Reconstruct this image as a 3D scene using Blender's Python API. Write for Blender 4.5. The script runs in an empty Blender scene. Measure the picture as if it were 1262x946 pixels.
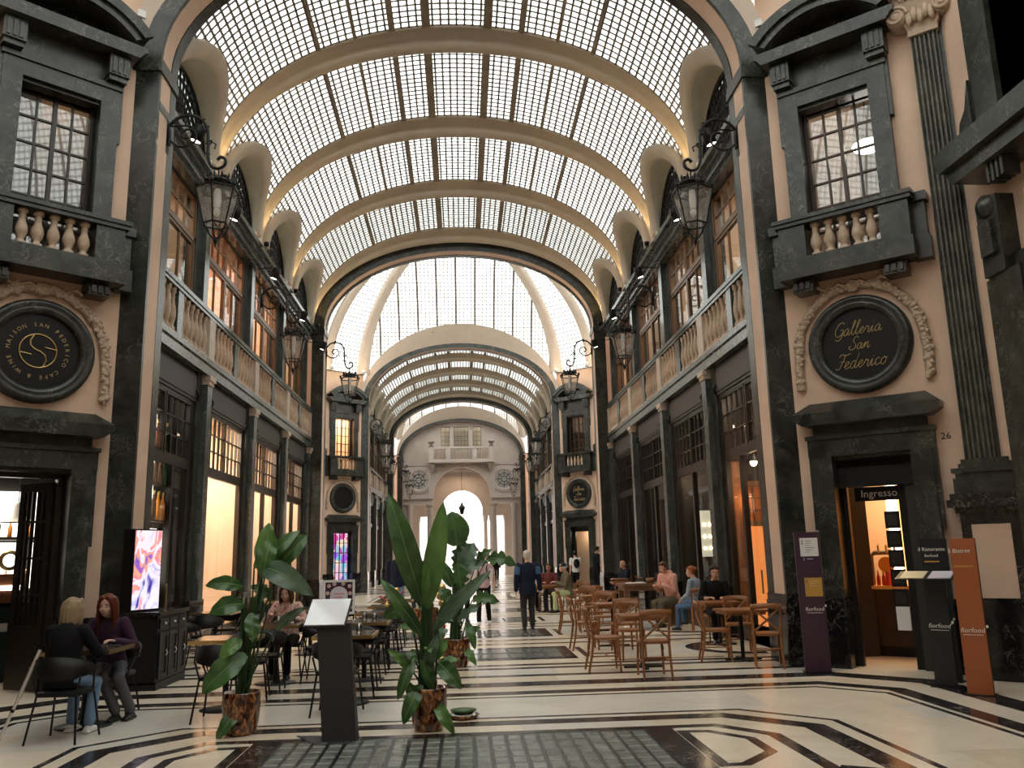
import bpy, math, random
from math import sin, cos, pi, radians, sqrt, atan2
from mathutils import Vector, Matrix
SC = bpy.context.scene
COL = SC.collection
# ------------------------------------------------------------------ camera
def add_camera():
    cd = bpy.data.cameras.new('camera'); cam = bpy.data.objects.new('camera', cd); COL.objects.link(cam)
    cd.sensor_width = 36.0; cd.lens = 36.0 * 1039.0 / 1262.0; cd.clip_end = 400
    p, y, r = 0.19945, 0.06247, -0.02394
    F = Vector((sin(y)*cos(p), cos(y)*cos(p), sin(p))); R0 = Vector((cos(y), -sin(y), 0)); U0 = R0.cross(F)
    R = R0*cos(r) + U0*sin(r); U = -R0*sin(r) + U0*cos(r)
    m = Matrix((R, U, -F)).transposed().to_4x4(); m.translation = Vector((-0.0141, 0, 1.66))
    cam.matrix_world = m; SC.camera = cam
add_camera()
# ------------------------------------------------------------------ sky and exposure
def add_world():
    w = bpy.data.worlds.new('overcast_sky'); SC.world = w; w.use_nodes = True
    nt = w.node_tree; bg = nt.nodes['Background']
    bg.inputs[0].default_value = (1.0, 0.985, 0.96, 1); bg.inputs[1].default_value = 3.65
    w.cycles.sampling_method = 'MANUAL'; w.cycles.sample_map_resolution = 64
add_world()
SC.view_settings.view_transform = 'Standard'; SC.view_settings.look = 'None'
SC.view_settings.exposure = 0.0; SC.view_settings.gamma = 1.0; SC.view_settings.use_curve_mapping = False
SC.cycles.max_bounces = 8; SC.cycles.diffuse_bounces = 4; SC.cycles.glossy_bounces = 4; SC.cycles.transmission_bounces = 4
SC.cycles.transparent_max_bounces = 12; SC.cycles.caustics_reflective = False; SC.cycles.caustics_refractive = False
def lamp(kind, loc, power, color=(1, .78, .52), size=.3, size_y=None, rot=(0, 0, 0), name='lamp', spot=None, portal=False):
    ld = bpy.data.lights.new(name, kind); ld.energy = power; ld.color = color
    if kind == 'AREA':
        ld.size = size
        if size_y: ld.shape = 'RECTANGLE'; ld.size_y = size_y
        ld.cycles.is_portal = portal
    elif kind in ('POINT', 'SPOT'):
        ld.shadow_soft_size = size
        if spot: ld.spot_size = radians(spot); ld.spot_blend = .5
    o = bpy.data.objects.new(name, ld); COL.objects.link(o); o.location = loc; o.rotation_euler = rot
    return o
# openings through which the sky reaches the arcade (portals only guide the sampling of the sky)
lamp('AREA', (0, 30, 18.5), 1, (1, 1, 1), 15, 84, (0, 0, 0), 'roof_portal', portal=True)
lamp('AREA', (0, 73.5, 3.5), 1, (1, 1, 1), 9, 8, (radians(90), 0, pi), 'street_portal', portal=True)
# ------------------------------------------------------------------ materials
MATS = {}
def _nodes(name):
    m = bpy.data.materials.new(name); m.use_nodes = True; MATS[name] = m
    nt = m.node_tree; return m, nt, nt.nodes['Principled BSDF']
def _ramp(nt, fac, stops):
    r = nt.nodes.new('ShaderNodeValToRGB'); nt.links.new(fac, r.inputs[0])
    e = r.color_ramp.elements
    while len(e) < len(stops): e.new(.5)
    for k, (p, c) in enumerate(stops):
        e[k].position = p; e[k].color = (c, c, c, 1) if isinstance(c, (int, float)) else (*c, 1)
    return r.outputs[0]
def _noise(nt, scale, detail=4, rough=.55, dist=0., vec=None):
    n = nt.nodes.new('ShaderNodeTexNoise'); n.inputs['Scale'].default_value = scale
    n.inputs['Detail'].default_value = detail; n.inputs['Roughness'].default_value = rough; n.inputs['Distortion'].default_value = dist
    if vec is None:
        g = nt.nodes.new('ShaderNodeNewGeometry'); vec = g.outputs['Position']
    nt.links.new(vec, n.inputs['Vector']); return n.outputs['Fac']
def _mix(nt, fac, a, b):
    x = nt.nodes.new('ShaderNodeMix'); x.data_type = 'RGBA'
    for v, s in ((fac, 0), (a, 6), (b, 7)):
        if isinstance(v, tuple): x.inputs[s].default_value = (*v, 1)
        elif isinstance(v, (int, float)): x.inputs[s].default_value = v
        else: nt.links.new(v, x.inputs[s])
    return x.outputs[2]
def _bump(nt, bs, h, strength=.2, dist=.02):
    b = nt.nodes.new('ShaderNodeBump'); b.inputs['Strength'].default_value = strength; b.inputs['Distance'].default_value = dist
    nt.links.new(h, b.inputs['Height']); nt.links.new(b.outputs[0], bs.inputs['Normal'])
def plain(name, col, rough=.5, metal=0., var=0., vscale=6, bump=0., bscale=40, spec=.5, coat=0.):
    m, nt, bs = _nodes(name)
    bs.inputs['Base Color'].default_value = (*col, 1); bs.inputs['Roughness'].default_value = rough
    bs.inputs['Metallic'].default_value = metal; bs.inputs['Specular IOR Level'].default_value = spec
    if coat: bs.inputs['Coat Weight'].default_value = coat
    if var:
        f = _noise(nt, vscale, 5, .6, .3)
        c2 = tuple(max(0, c*(1-var)) for c in col); c1 = tuple(min(1, c*(1+var)) for c in col)
        nt.links.new(_ramp(nt, f, [(.3, c2), (.7, c1)]), bs.inputs['Base Color'])
    if bump: _bump(nt, bs, _noise(nt, bscale, 3), bump, .01)
    return m
def marble(name, dark, mid, vein, scale=2.2, vw=.02, rough=.22, amount=.8, bump=0.):
    m, nt, bs = _nodes(name)
    f = _noise(nt, scale, 9, .68, .7)
    base = _ramp(nt, f, [(.32, dark), (.68, mid)])
    v = _noise(nt, scale*1.6, 6, .6, 1.6)
    d = nt.nodes.new('ShaderNodeMath'); d.operation = 'SUBTRACT'; nt.links.new(v, d.inputs[0]); d.inputs[1].default_value = .5
    a = nt.nodes.new('ShaderNodeMath'); a.operation = 'ABSOLUTE'; nt.links.new(d.outputs[0], a.inputs[0])
    vf = _ramp(nt, a.outputs[0], [(0., amount), (vw, 0.)])
    patch = _ramp(nt, _noise(nt, scale*.8, 2), [(.45, 0.), (.62, 1.)])
    mm = nt.nodes.new('ShaderNodeMath'); mm.operation = 'MULTIPLY'; nt.links.new(vf, mm.inputs[0]); nt.links.new(patch, mm.inputs[1])
    nt.links.new(_mix(nt, mm.outputs[0], base, vein), bs.inputs['Base Color'])
    bs.inputs['Roughness'].default_value = rough
    if bump: _bump(nt, bs, f, bump, .01)
    return m
def emit(name, col, strength, base=(.8, .8, .8)):
    m, nt, bs = _nodes(name)
    bs.inputs['Base Color'].default_value = (*base, 1); bs.inputs['Emission Color'].default_value = (*col, 1)
    bs.inputs['Emission Strength'].default_value = strength; return m
def glassy(name, tint, clear, rough=.02, gcol=(1, 1, 1), grazing=1.):
    """thin sheet of glass: mostly see-through, with a mirror-like share"""
    m = bpy.data.materials.new(name); m.use_nodes = True; MATS[name] = m; nt = m.node_tree
    nt.nodes.clear(); out = nt.nodes.new('ShaderNodeOutputMaterial')
    t = nt.nodes.new('ShaderNodeBsdfTransparent'); t.inputs[0].default_value = (*tint, 1)
    g = nt.nodes.new('ShaderNodeBsdfGlossy'); g.inputs['Roughness'].default_value = rough; g.inputs[0].default_value = (*gcol, 1)
    lw = nt.nodes.new('ShaderNodeFresnel'); lw.inputs[0].default_value = 1.5
    mp = nt.nodes.new('ShaderNodeMapRange'); mp.inputs[3].default_value = 1-clear; mp.inputs[4].default_value = grazing
    nt.links.new(lw.outputs[0], mp.inputs[0])
    x = nt.nodes.new('ShaderNodeMixShader'); nt.links.new(mp.outputs[0], x.inputs[0])
    nt.links.new(t.outputs[0], x.inputs[1]); nt.links.new(g.outputs[0], x.inputs[2]); nt.links.new(x.outputs[0], out.inputs[0])
    return m
marble('green_marble', (.005, .007, .006), (.055, .058, .05), (.26, .27, .23), 2.6, .018, .28, .7)
marble('grey_marble', (.035, .042, .04), (.11, .122, .115), (.28, .3, .28), 2.0, .02, .17, .6)
marble('weathered_marble', (.03,.032,.026), (.14,.135,.105), (.3,.29,.24), 4.5, .02, .4, .6, .1)
plain('interior_beige', (.3,.23,.16), .8); plain('curtain_grey', (.3,.33,.38), .85)
marble('floor_sand', (.62,.52,.39), (.78,.67,.52), (.5,.44,.37), 1.3, .01, .26, .35)
marble('floor_pale', (.62,.57,.5), (.75,.7,.62), (.5,.44,.4), 1.2, .01, .26, .35)
marble('black_marble', (.004, .004, .005), (.022, .021, .022), (.3, .28, .25), 2.4, .014, .12, .8)
marble('floor_black', (.006, .005, .006), (.035, .03, .032), (.5, .45, .4), 4.5, .022, .16, .8)
marble('floor_white', (.7, .6, .47), (.85, .745, .6), (.5, .44, .37), 1.1, .01, .26, .35)
marble('floor_grey', (.42, .4, .37), (.56, .53, .49), (.7, .67, .6), 2.0, .015, .26, .4)
plain('stucco', (.7, .5, .375), .75, var=.1, vscale=1.4, bump=.06, bscale=30)
plain('dome_stucco', (.64, .53, .44), .7, var=.06, vscale=1.5)
plain('rib_cream', (.58, .485, .375), .6, var=.07, vscale=2)
plain('lunette_shell', (.55, .52, .4), .6, var=.08, vscale=3)
plain('terracotta_stone', (.5, .375, .275), .6, var=.18, vscale=14, bump=.1, bscale=60)
plain('cap_stone', (.6, .49, .4), .5, var=.1, vscale=12)
plain('facade_stone', (.62, .54, .5), .7, var=.08, vscale=1.2)
plain('steel_bar', (.2, .17, .145), .5)
plain('roof_slat', (.3, .24, .18), .6, var=.25, vscale=5)
plain('iron', (.012, .012, .013), .4, .6)
plain('dark_wood', (.022, .015, .011), .35, var=.3, vscale=9)
plain('fascia_brown', (.05, .042, .04), .5)
plain('window_brown', (.17, .09, .042), .4, var=.2, vscale=10)
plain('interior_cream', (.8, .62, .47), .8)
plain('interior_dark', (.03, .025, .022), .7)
plain('interior_orange', (.7, .26, .08), .7)
plain('ceiling_board', (.75, .7, .62), .8)
plain('black_metal', (.01, .01, .011), .45, .4)
plain('black_plastic', (.008, .008, .009), .42, spec=.3)
plain('gold', (.75, .52, .2), .3, 1.)
plain('brass', (.62, .45, .2), .32, 1.)
plain('white_paint', (.78, .77, .75), .5)
glassy('clear_glass', (.95, .96, .95), .97)
glassy('shop_glass', (.95, .94, .92), .96, grazing=.45)
glassy('reflecting_glass', (.6, .6, .6), .72, .03, (.5,.5,.5))
def roof_glass():
    m = bpy.data.materials.new('roof_glass'); m.use_nodes = True; MATS['roof_glass'] = m; nt = m.node_tree
    nt.nodes.clear(); out = nt.nodes.new('ShaderNodeOutputMaterial')
    t = nt.nodes.new('ShaderNodeBsdfTransparent'); t.inputs[0].default_value = (.8,.84,.81,1)
    l = nt.nodes.new('ShaderNodeBsdfTranslucent'); l.inputs[0].default_value = (.8,.85,.82,1)
    x = nt.nodes.new('ShaderNodeMixShader'); x.inputs[0].default_value = .45
    nt.links.new(t.outputs[0], x.inputs[1]); nt.links.new(l.outputs[0], x.inputs[2]); nt.links.new(x.outputs[0], out.inputs[0])
roof_glass()
glassy('lantern_glass', (.86, .84, .8), .93)
def frosted():
    m = bpy.data.materials.new('frosted_glass'); m.use_nodes = True; MATS['frosted_glass'] = m; nt = m.node_tree
    bs = nt.nodes['Principled BSDF']; bs.inputs['Base Color'].default_value = (.8,.76,.72,1); bs.inputs['Roughness'].default_value = .3
    t = nt.nodes.new('ShaderNodeBsdfTransparent'); t.inputs[0].default_value = (.9,.88,.85,1); l = nt.nodes.new('ShaderNodeBsdfTranslucent'); l.inputs[0].default_value = (.85,.82,.78,1)
    a = nt.nodes.new('ShaderNodeMixShader'); a.inputs[0].default_value = .5; nt.links.new(bs.outputs[0],a.inputs[1]); nt.links.new(l.outputs[0],a.inputs[2])
    x = nt.nodes.new('ShaderNodeMixShader'); x.inputs[0].default_value = .22; nt.links.new(t.outputs[0],x.inputs[1]); nt.links.new(a.outputs[0],x.inputs[2]); nt.links.new(x.outputs[0],nt.nodes['Material Output'].inputs[0])
frosted()
emit('lamp_white', (1, .93, .82), 14)
emit('lamp_warm', (1, .72, .4), 9)
emit('lit_panel', (1, .93, .82), 3.2)
emit('lit_warm_panel', (1, .62, .3), 1.6)
M = MATS
# ------------------------------------------------------------------ mesh builder
class MB:
    def __init__(s): s.v = []; s.f = []; s.sm = []; s.mi = []; s.cur = 0
    def add(s, vs, fs, smooth=False, xf=None):
        b = len(s.v)
        s.v += [tuple(xf @ Vector(q)) for q in vs] if xf is not None else [tuple(q) for q in vs]
        for f in fs: s.f.append(tuple(b+i for i in f)); s.sm.append(smooth); s.mi.append(s.cur)
        return s
    def box(s, x0, x1, y0, y1, z0, z1, xf=None):
        return s.add([(x0,y0,z0),(x1,y0,z0),(x1,y1,z0),(x0,y1,z0),(x0,y0,z1),(x1,y0,z1),(x1,y1,z1),(x0,y1,z1)],
              [(0,3,2,1),(4,5,6,7),(0,1,5,4),(1,2,6,5),(2,3,7,6),(3,0,4,7)], xf=xf)
    def hexa(s, bottom, top, xf=None):
        return s.add(list(bottom)+list(top), [(3,2,1,0),(4,5,6,7),(0,1,5,4),(1,2,6,5),(2,3,7,6),(3,0,4,7)], xf=xf)
    def prism(s, poly, y0, y1, smooth=False, xf=None):
        """polygon in x,z pushed from y0 to y1"""
        n = len(poly)
        vs = [(x,y0,z) for x,z in poly] + [(x,y1,z) for x,z in poly]
        fs = [tuple(range(n)), tuple(range(2*n-1, n-1, -1))]
        s.add(vs, fs, xf=xf)
        return s.add(vs, [(i, i+n, (i+1)%n+n, (i+1)%n) for i in range(n)], smooth, xf=xf)
    def plate(s, poly, z0, z1, xf=None):
        n = len(poly); vs = [(x,y,z0) for x,y in poly] + [(x,y,z1) for x,y in poly]
        return s.add(vs, [tuple(range(n-1,-1,-1)), tuple(range(n,2*n))] + [(i,(i+1)%n,(i+1)%n+n,i+n) for i in range(n)], xf=xf)
    def lathe(s, prof, seg=16, c=(0,0,0), smooth=True, axis='z', xf=None, a0=0., a1=2*pi):
        closed = abs(a1-a0-2*pi) < 1e-6; n = seg if closed else seg+1; vs = []
        for r, z in prof:
            for k in range(n):
                a = a0+(a1-a0)*k/seg
                p = (r*cos(a), r*sin(a), z)
                if axis == 'y': p = (r*cos(a), z, r*sin(a))
                if axis == 'x': p = (z, r*cos(a), r*sin(a))
                vs.append((p[0]+c[0], p[1]+c[1], p[2]+c[2]))
        fs = []
        for i in range(len(prof)-1):
            for k in range(seg):
                k2 = (k+1) % n if closed else k+1
                fs.append((i*n+k, i*n+k2, (i+1)*n+k2, (i+1)*n+k))
        return s.add(vs, fs, smooth, xf=xf)
    def tube(s, pts, r, seg=6, smooth=True, caps=True, xf=None, flat=1.):
        pts = [Vector(p) for p in pts]; n = len(pts); rs = r if isinstance(r, (list, tuple)) else [r]*n
        vs = []; up = None
        for i, p in enumerate(pts):
            t = (pts[min(i+1,n-1)]-pts[max(i-1,0)]).normalized()
            if up is None:
                up = Vector((0,0,1)) if abs(t.z) < .95 else Vector((0,1,0))
            a = t.cross(up)
            if a.length < 1e-5: a = t.cross(Vector((1,0,.1)))
            a.normalize(); b = a.cross(t).normalized(); up = b
            for k in range(seg):
                w = 2*pi*k/seg + (pi/4 if seg == 4 else 0); vs.append(p + a*cos(w)*rs[i] + b*sin(w)*rs[i]*flat)
        fs = [(i*seg+k, i*seg+(k+1)%seg, (i+1)*seg+(k+1)%seg, (i+1)*seg+k) for i in range(n-1) for k in range(seg)]
        s.add(vs, fs, smooth, xf=xf)
        if caps:
            s.add(vs[:seg], [tuple(range(seg-1,-1,-1))], xf=xf); s.add(vs[-seg:], [tuple(range(seg))], xf=xf)
        return s
    def ell(s, c, r, seg=12, rings=8, xf=None):
        vs = []; 
        for i in range(rings+1):
            t = pi*i/rings
            for k in range(seg):
                a = 2*pi*k/seg; vs.append((c[0]+r[0]*sin(t)*cos(a), c[1]+r[1]*sin(t)*sin(a), c[2]-r[2]*cos(t)))
        fs = [(i*seg+k, i*seg+(k+1)%seg, (i+1)*seg+(k+1)%seg, (i+1)*seg+k) for i in range(rings) for k in range(seg)]
        return s.add(vs, fs, True, xf=xf)
    def grid(s, rows, smooth=True, xf=None, wrap=False):
        n = len(rows[0]); vs = [p for r in rows for p in r]
        m = n if wrap else n-1
        return s.add(vs, [(i*n+k, i*n+(k+1)%n, (i+1)*n+(k+1)%n, (i+1)*n+k) for i in range(len(rows)-1) for k in range(m)], smooth, xf=xf)
    def mesh(s, name, mat):
        me = bpy.data.meshes.new(name); me.from_pydata(s.v, [], s.f)
        mats = mat if isinstance(mat, (list, tuple)) else [mat]
        for m in mats: me.materials.append(M[m] if isinstance(m, str) else m)
        me.polygons.foreach_set('use_smooth', s.sm); me.polygons.foreach_set('material_index', s.mi); me.update()
        return me
    def build(s, name, mat, parent=None, **kw): return put(name, s.mesh(name, mat), parent, **kw)
def put(name, me, parent=None, loc=None, rz=0., rot=None, scale=None):
    o = bpy.data.objects.new(name, me); COL.objects.link(o)
    if parent is not None: o.parent = parent
    if loc is not None: o.location = loc
    if rot is not None: o.rotation_euler = rot
    elif rz: o.rotation_euler = (0,0,rz)
    if scale is not None: o.scale = (scale,)*3 if isinstance(scale, (int,float)) else scale
    return o
def tag(o, label=None, cat=None, group=None, kind=None):
    for k, v in (('label',label),('category',cat),('group',group),('kind',kind)):
        if v: o[k] = v
    return o
def thing(name, label, cat, loc=(0,0,0), rz=0., group=None):
    return tag(put(name, None, None, loc, rz), label, cat, group)
def struct(name, loc=(0,0,0), rz=0., label=None, me=None):
    return tag(put(name, me, None, loc, rz), label, None, None, 'structure')
def stuff(o): o['kind'] = 'stuff'; return o
KIDS = {}
def dup(o, parent=None, loc=None, rz=None, label=None):
    c = o.copy(); COL.objects.link(c)
    if parent is not None: c.parent = parent
    if loc is not None: c.location = loc
    if rz is not None: c.rotation_euler = (0,0,rz)
    if label: c['label'] = label
    for ch in list(o.children): dup(ch, c)
    return c
TEXTS = []
def text(body, parent, loc, size, mat, rot=(pi/2,0,0), align='CENTER', shear=0., name='lettering', ext=.002, space=1.):
    cu = bpy.data.curves.new(name, 'FONT'); cu.body = body; cu.size = size; cu.align_x = align; cu.align_y = 'CENTER'
    cu.shear = shear; cu.extrude = ext; cu.space_line = space; cu.resolution_u = 2; cu.materials.append(M[mat])
    o = bpy.data.objects.new(name, cu); COL.objects.link(o); TEXTS.append((o,parent,loc,rot,name)); return o
def arc(cx, cz, a, b, t0, t1, n): return [(cx+a*cos(t0+(t1-t0)*i/n), cz+b*sin(t0+(t1-t0)*i/n)) for i in range(n+1)]
def ring(mb, inner, outer, y0, y1, smooth=False):
    """band between two open polylines of x,z, pushed from y0 to y1"""
    rows = [[(x,y0,z) for x,z in inner], [(x,y0,z) for x,z in outer], [(x,y1,z) for x,z in outer], [(x,y1,z) for x,z in inner], [(x,y0,z) for x,z in inner]]
    for i in range(4): mb.grid(rows[i:i+2], smooth and i in (1,3))
    for k in (0,-1): mb.add([rows[j][k] for j in range(4)], [(0,1,2,3)])
    return mb
def cr(P, k=4):
    P = [Vector(p) for p in P]; out = []
    for i in range(len(P)-1):
        a,b,c,d = P[max(i-1,0)],P[i],P[i+1],P[min(i+2,len(P)-1)]
        for j in range(k):
            t = j/k; out.append(.5*((2*b)+(c-a)*t+(2*a-5*b+4*c-d)*t*t+(3*b-a-3*c+d)*t**3))
    return out+[P[-1]]
GL = {'l':(.3,[[(0,.1),(.12,.5),(.22,.95),(.14,1.),(.08,.6),(.1,.1),(.2,0),(.32,.15)]]),'e':(.36,[[(0,.15),(.2,.25),(.28,.4),(.2,.48),(.08,.35),(.08,.12),(.2,0),(.36,.15)]]),
 'a':(.5,[[(.36,.4),(.22,.48),(.06,.3),(.08,.04),(.24,.04),(.36,.42),(.34,.1),(.42,0),(.52,.15)]]),'r':(.42,[[(0,.15),(.12,.42),(.14,.5),(.2,.4),(.3,.42),(.27,.1),(.35,0),(.45,.15)]]),
 'i':(.28,[[(0,.15),(.12,.45),(.1,.1),(.18,0),(.3,.15)],[(.15,.62),(.17,.66)]]),'n':(.46,[[(0,.15),(.1,.46),(.08,0),(.14,.3),(.26,.47),(.32,.4),(.3,.08),(.38,0),(.48,.15)]]),
 'd':(.5,[[(.34,.42),(.2,.48),(.06,.3),(.08,.04),(.24,.04),(.36,.42),(.46,1.),(.36,.4),(.34,.08),(.42,0),(.52,.15)]]),'c':(.36,[[(.3,.4),(.2,.48),(.07,.32),(.08,.08),(.2,0),(.38,.15)]]),
 'o':(.42,[[(.22,.48),(.06,.32),(.08,.05),(.22,0),(.34,.18),(.3,.42),(.2,.48),(.3,.4),(.44,.42)]]),'G':(.68,[[(.62,.85),(.5,1.),(.25,.9),(.08,.5),(.15,.1),(.4,0),(.6,.2),(.62,.45),(.45,.45),(.62,.45),(.6,-.1),(.4,-.3),(.2,-.2)]]),
 'S':(.6,[[(.6,.85),(.5,1.),(.3,.9),(.28,.65),(.48,.4),(.5,.15),(.3,0),(.1,.08),(.05,.25),(.2,.3)]]),'F':(.56,[[(.1,.85),(.25,1.),(.5,.92),(.8,1.)],[(.48,.93),(.42,.5),(.3,.1),(.12,0),(.02,.12)],[(.22,.5),(.55,.52)]])}
def script(word, parent, z, width, mat, y=-.036, r=.0055):
    """flowing hand lettering, centred on x = 0"""
    tot = sum(GL[c][0] for c in word); k = width/tot; x = -width/2-.1*k
    for c in word:
        m = MB()
        for st in GL[c][1]: m.tube(cr([(x+k*(px+.32*pz),y,z+k*(pz-.4)) for px,pz in st],3),r,4)
        m.build('lettering',mat,parent); x += k*GL[c][0]
BAL = [(.0,0),(.075,0),(.075,.05),(.05,.06),(.045,.09),(.07,.14),(.085,.2),(.075,.26),(.05,.33),(.04,.38),(.05,.40),(.04,.42),(.05,.44),(.07,.45),(.07,.5),(0,.5)]
RND = random.Random(7)
# ================================================================== the arcade: plan constants
W = 4.68; AW = 5.03; ZS = 9.5
Y0, Y1, Y2, Y3, Y4 = 12.35, 28.43, 42.67, 58.13, 67.2
PT = .75                                # thickness of the piers that carry the dark arches
# ---- floor
def floor_shell():
    fl = struct('floor', label='cream marble floor with inlaid dark bands')
    MB().box(-9, 9, -6, 75, -.2, 0).build('marble_bed', 'floor_white', fl)
    def band(pts, w, mat='floor_black', z=.004, closed=False):
        n = len(pts); P = [Vector((x,y,0)) for x,y in pts]; L = []; R = []
        for i in range(n):
            a = P[i-1] if (i or closed) else P[i]; b = P[(i+1) % n] if (i < n-1 or closed) else P[i]
            d0 = (P[i]-a); d1 = (b-P[i]); d0 = d0.normalized() if d0.length else d1.normalized(); d1 = d1.normalized() if d1.length else d0
            n0 = Vector((-d0.y,d0.x,0)); n1 = Vector((-d1.y,d1.x,0)); m = (n0+n1).normalized(); k = 1/max(.4, m.dot(n0))
            L.append(P[i]+m*w/2*k); R.append(P[i]-m*w/2*k)
        mb = MB()
        for i in range(n if closed else n-1):
            j = (i+1) % n
            mb.add([(*R[i].xy,z),(*R[j].xy,z),(*L[j].xy,z),(*L[i].xy,z),(*R[i].xy,-.01),(*R[j].xy,-.01),(*L[j].xy,-.01),(*L[i].xy,-.01)],
                   [(0,1,2,3),(0,4,5,1),(2,6,7,3)] + ([(3,7,4,0)] if i == 0 and not closed else []) + ([(1,5,6,2)] if i == n-2 and not closed else []))
        return mb.build('marble_band', mat, fl)
    def rotunda(cy, hd, near):
        k = hd/6.75
        def octo(x, yt, c):      # closed octagon-like band, x half width, yt half depth, c corner cut
            return [(x,cy-yt+c),(x,cy+yt-c),(x-c,cy+yt),(-x+c,cy+yt),(-x,cy+yt-c),(-x,cy-yt+c),(-x+c,cy-yt),(x-c,cy-yt)]
        band(octo(3.6,3.66*k,.73), .07, closed=True)
        band(octo(3.3,3.38*k,.68), .23, closed=True)
        band(octo(5.07,5.22*k,.66), .24, closed=True)
        band(octo(4.85,4.93*k,.6), .07, closed=True)
        band(octo(5.75,5.93*k,.9), .36, closed=True)
        xx = 2.8
        band([(xx,cy-2.4*k),(xx,cy+2.4*k),(2.4,cy+2.9*k),(-2.4,cy+2.9*k),(-xx,cy+2.4*k),(-xx,cy-2.4*k),(-2.4,cy-2.9*k),(2.4,cy-2.9*k)], .13, closed=True)
        for s in (1,-1):
            band([(s*1.83,cy-2.85*k),(s*1.83,cy+2.85*k)], .26, z=.0045)
            for q in (1,-1):
                P = [(2.02,2.66),(2.26,2.64),(2.54,2.28),(2.54,1.76),(2.2,1.38),(2.02,1.38)]
                band([(s*x, cy+q*y*k) for x,y in P], .1, closed=True)
                band([(s*3.3,cy+q*.9),(s*2.85,cy+q*1.15)], .2)
    rotunda(5.6, 6.75, True); rotunda(35.9, 6.5, False)
    # joints between the big slabs
    def joint(pts): band(pts, .012, 'floor_grey', .002)
    # arm floors: stripes across, a dark framed light panel in each bay, a half ring by the wall
    def arm(ya, bays, pitch, lead):
        ye = ya+bays*pitch
        for y,w in lead: band([(-AW,y),(AW,y)], w)
        for i in range(bays):
            c = ya+pitch*(i+.5)
            for d in (-1.55,1.55): band([(-AW,c+d),(AW,c+d)], .17)
            for d in (-1.28,1.28): band([(-4.1,c+d*1.0),(-2.3,c+d)], .06); band([(2.3,c+d),(4.1,c+d)], .06)
            for s in (1,-1):
                band([(s*2.02,c-.72),(s*2.02,c+.72)], .1)
                band([(s*(AW-.1)-s*.95*cos(t), c+.95*sin(t)) for t in [pi*(k/12-.5) for k in range(13)]], .26)
            light_panel(c, i)
    def light_panel(c, i):
        h = .83
        for y in (c-h,c+h): band([(-1.84,y),(1.84,y)], .2, 'floor_black', .005)
        for x in (-1.74,1.74): band([(x,c-h),(x,c+h)], .2, 'floor_black', .005)
        mb = MB()
        mb.box(-1.64,1.64,c-h+.1,c+h-.1,-.01,.003).build('panel_bed', 'grate_iron', fl)
        if i < 2:
            for a in range(11):
                for b in range(2):
                    x = -1.5+a*.3; y = c+(-.36 if b == 0 else .36)
                    put('glass_block', BLK2, fl, (x,y,.003))
        else:
            m2 = MB()
            for a in range(11):
                for b in (-1,1): m2.box(-1.5+a*.3-.125,-1.5+a*.3+.125,c+b*.36-.3,c+b*.36+.3,0,.006)
            stuff(m2.build('glass_blocks', 'glass_block', fl))
    plain('grate_iron', (.012,.016,.016), .35, .3)
    m,nt,bs = _nodes('glass_block'); bs.inputs['Roughness'].default_value = .18
    nt.links.new(_ramp(nt, _noise(nt, 5, 3), [(.3,(.11,.12,.11)),(.7,(.25,.26,.235))]), bs.inputs['Base Color'])
    BLK2 = MB().box(-.125,.125,-.3,.3,0,.006).mesh('glass_block','glass_block')
    blk = MB(); blk.add([(-.058,-.09,0),(.058,-.09,0),(.058,.09,0),(-.058,.09,0),(-.053,-.082,.008),(.053,-.082,.008),(.053,.082,.008),(-.053,.082,.008)],
                        [(4,5,6,7),(0,1,5,4),(1,2,6,5),(2,3,7,6),(3,0,4,7)])
    BLK = blk.mesh('glass_block','glass_block')
    # the large glass-block light in the near rotunda
    MB().box(-1.7,1.7,2.75,8.44,-.01,.004).build('panel_bed','grate_iron',fl)
    far = MB()
    for r in range(26):
        y = 8.35-.215*r-.1
        for c in range(23):
            x = -1.61+c*.1464
            if r < 9:
                put('glass_block', BLK, fl, (x+RND.uniform(-.002,.002), y, .004), rot=(RND.uniform(-.01,.01),RND.uniform(-.01,.01),0))
            else: far.box(x-.054,x+.054,y-.088,y+.088,0,.011)
    stuff(far.build('glass_blocks','glass_block',fl))
    # cream slabs, each with its own shade and open joints
    def slabs(y0, y1, x0, x1, ln):
        x = x0+RND.uniform(-ln,0)
        while x < x1:
            wd = ln*RND.uniform(.85,1.15); a,b = max(x,x0)+.004, min(x+wd,x1)-.004
            if b-a > .05:
                MB().add([(a,y0+.003,.0022),(b,y0+.003,.0022),(b,y1-.003,.0022),(a,y1-.003,.0022)],[(0,1,2,3)]).build('marble_slab',RND.choice(('floor_white','floor_white','floor_sand','floor_pale')),fl)
            x += wd
    ys = [8.44,9.25,10.52,11.15,11.55,12.3,13.08]
    for a,b in zip(ys,ys[1:]): slabs(a,b,-5,5,2.1 if b-a > .9 else 1.3)
    for s_ in (1,-1):
        for k_ in range(5): slabs(8.44-1.3*(k_+1),8.44-1.3*k_,2.0 if s_ > 0 else -6,6 if s_ > 0 else -2.0,1.6)
    for b_ in range(4):
        c_ = 13.1+3.8325*(b_+.5); e = [c_-1.91,c_-1.55,c_-.8,c_+.8,c_+1.55,c_+1.91]
        for a,b in zip(e,e[1:]):
            for x0_,x1_ in ((-5,-1.9),(1.9,5)) if b-a > 1 else ((-5,5),): slabs(a,b,x0_,x1_,1.7)
    arm(13.1, 4, 3.8325, [(12.3,.17),(13.08,.17)])
    arm(43.42, 4, 3.6775, [])
    for y in (29.0,29.6,30.2,41.6,42.2,42.9): band([(-AW,y),(AW,y)], .18)
    for y in (59,60.5,62,63.5,65,66.5): band([(-AW,y),(AW,y)], .3)
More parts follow.
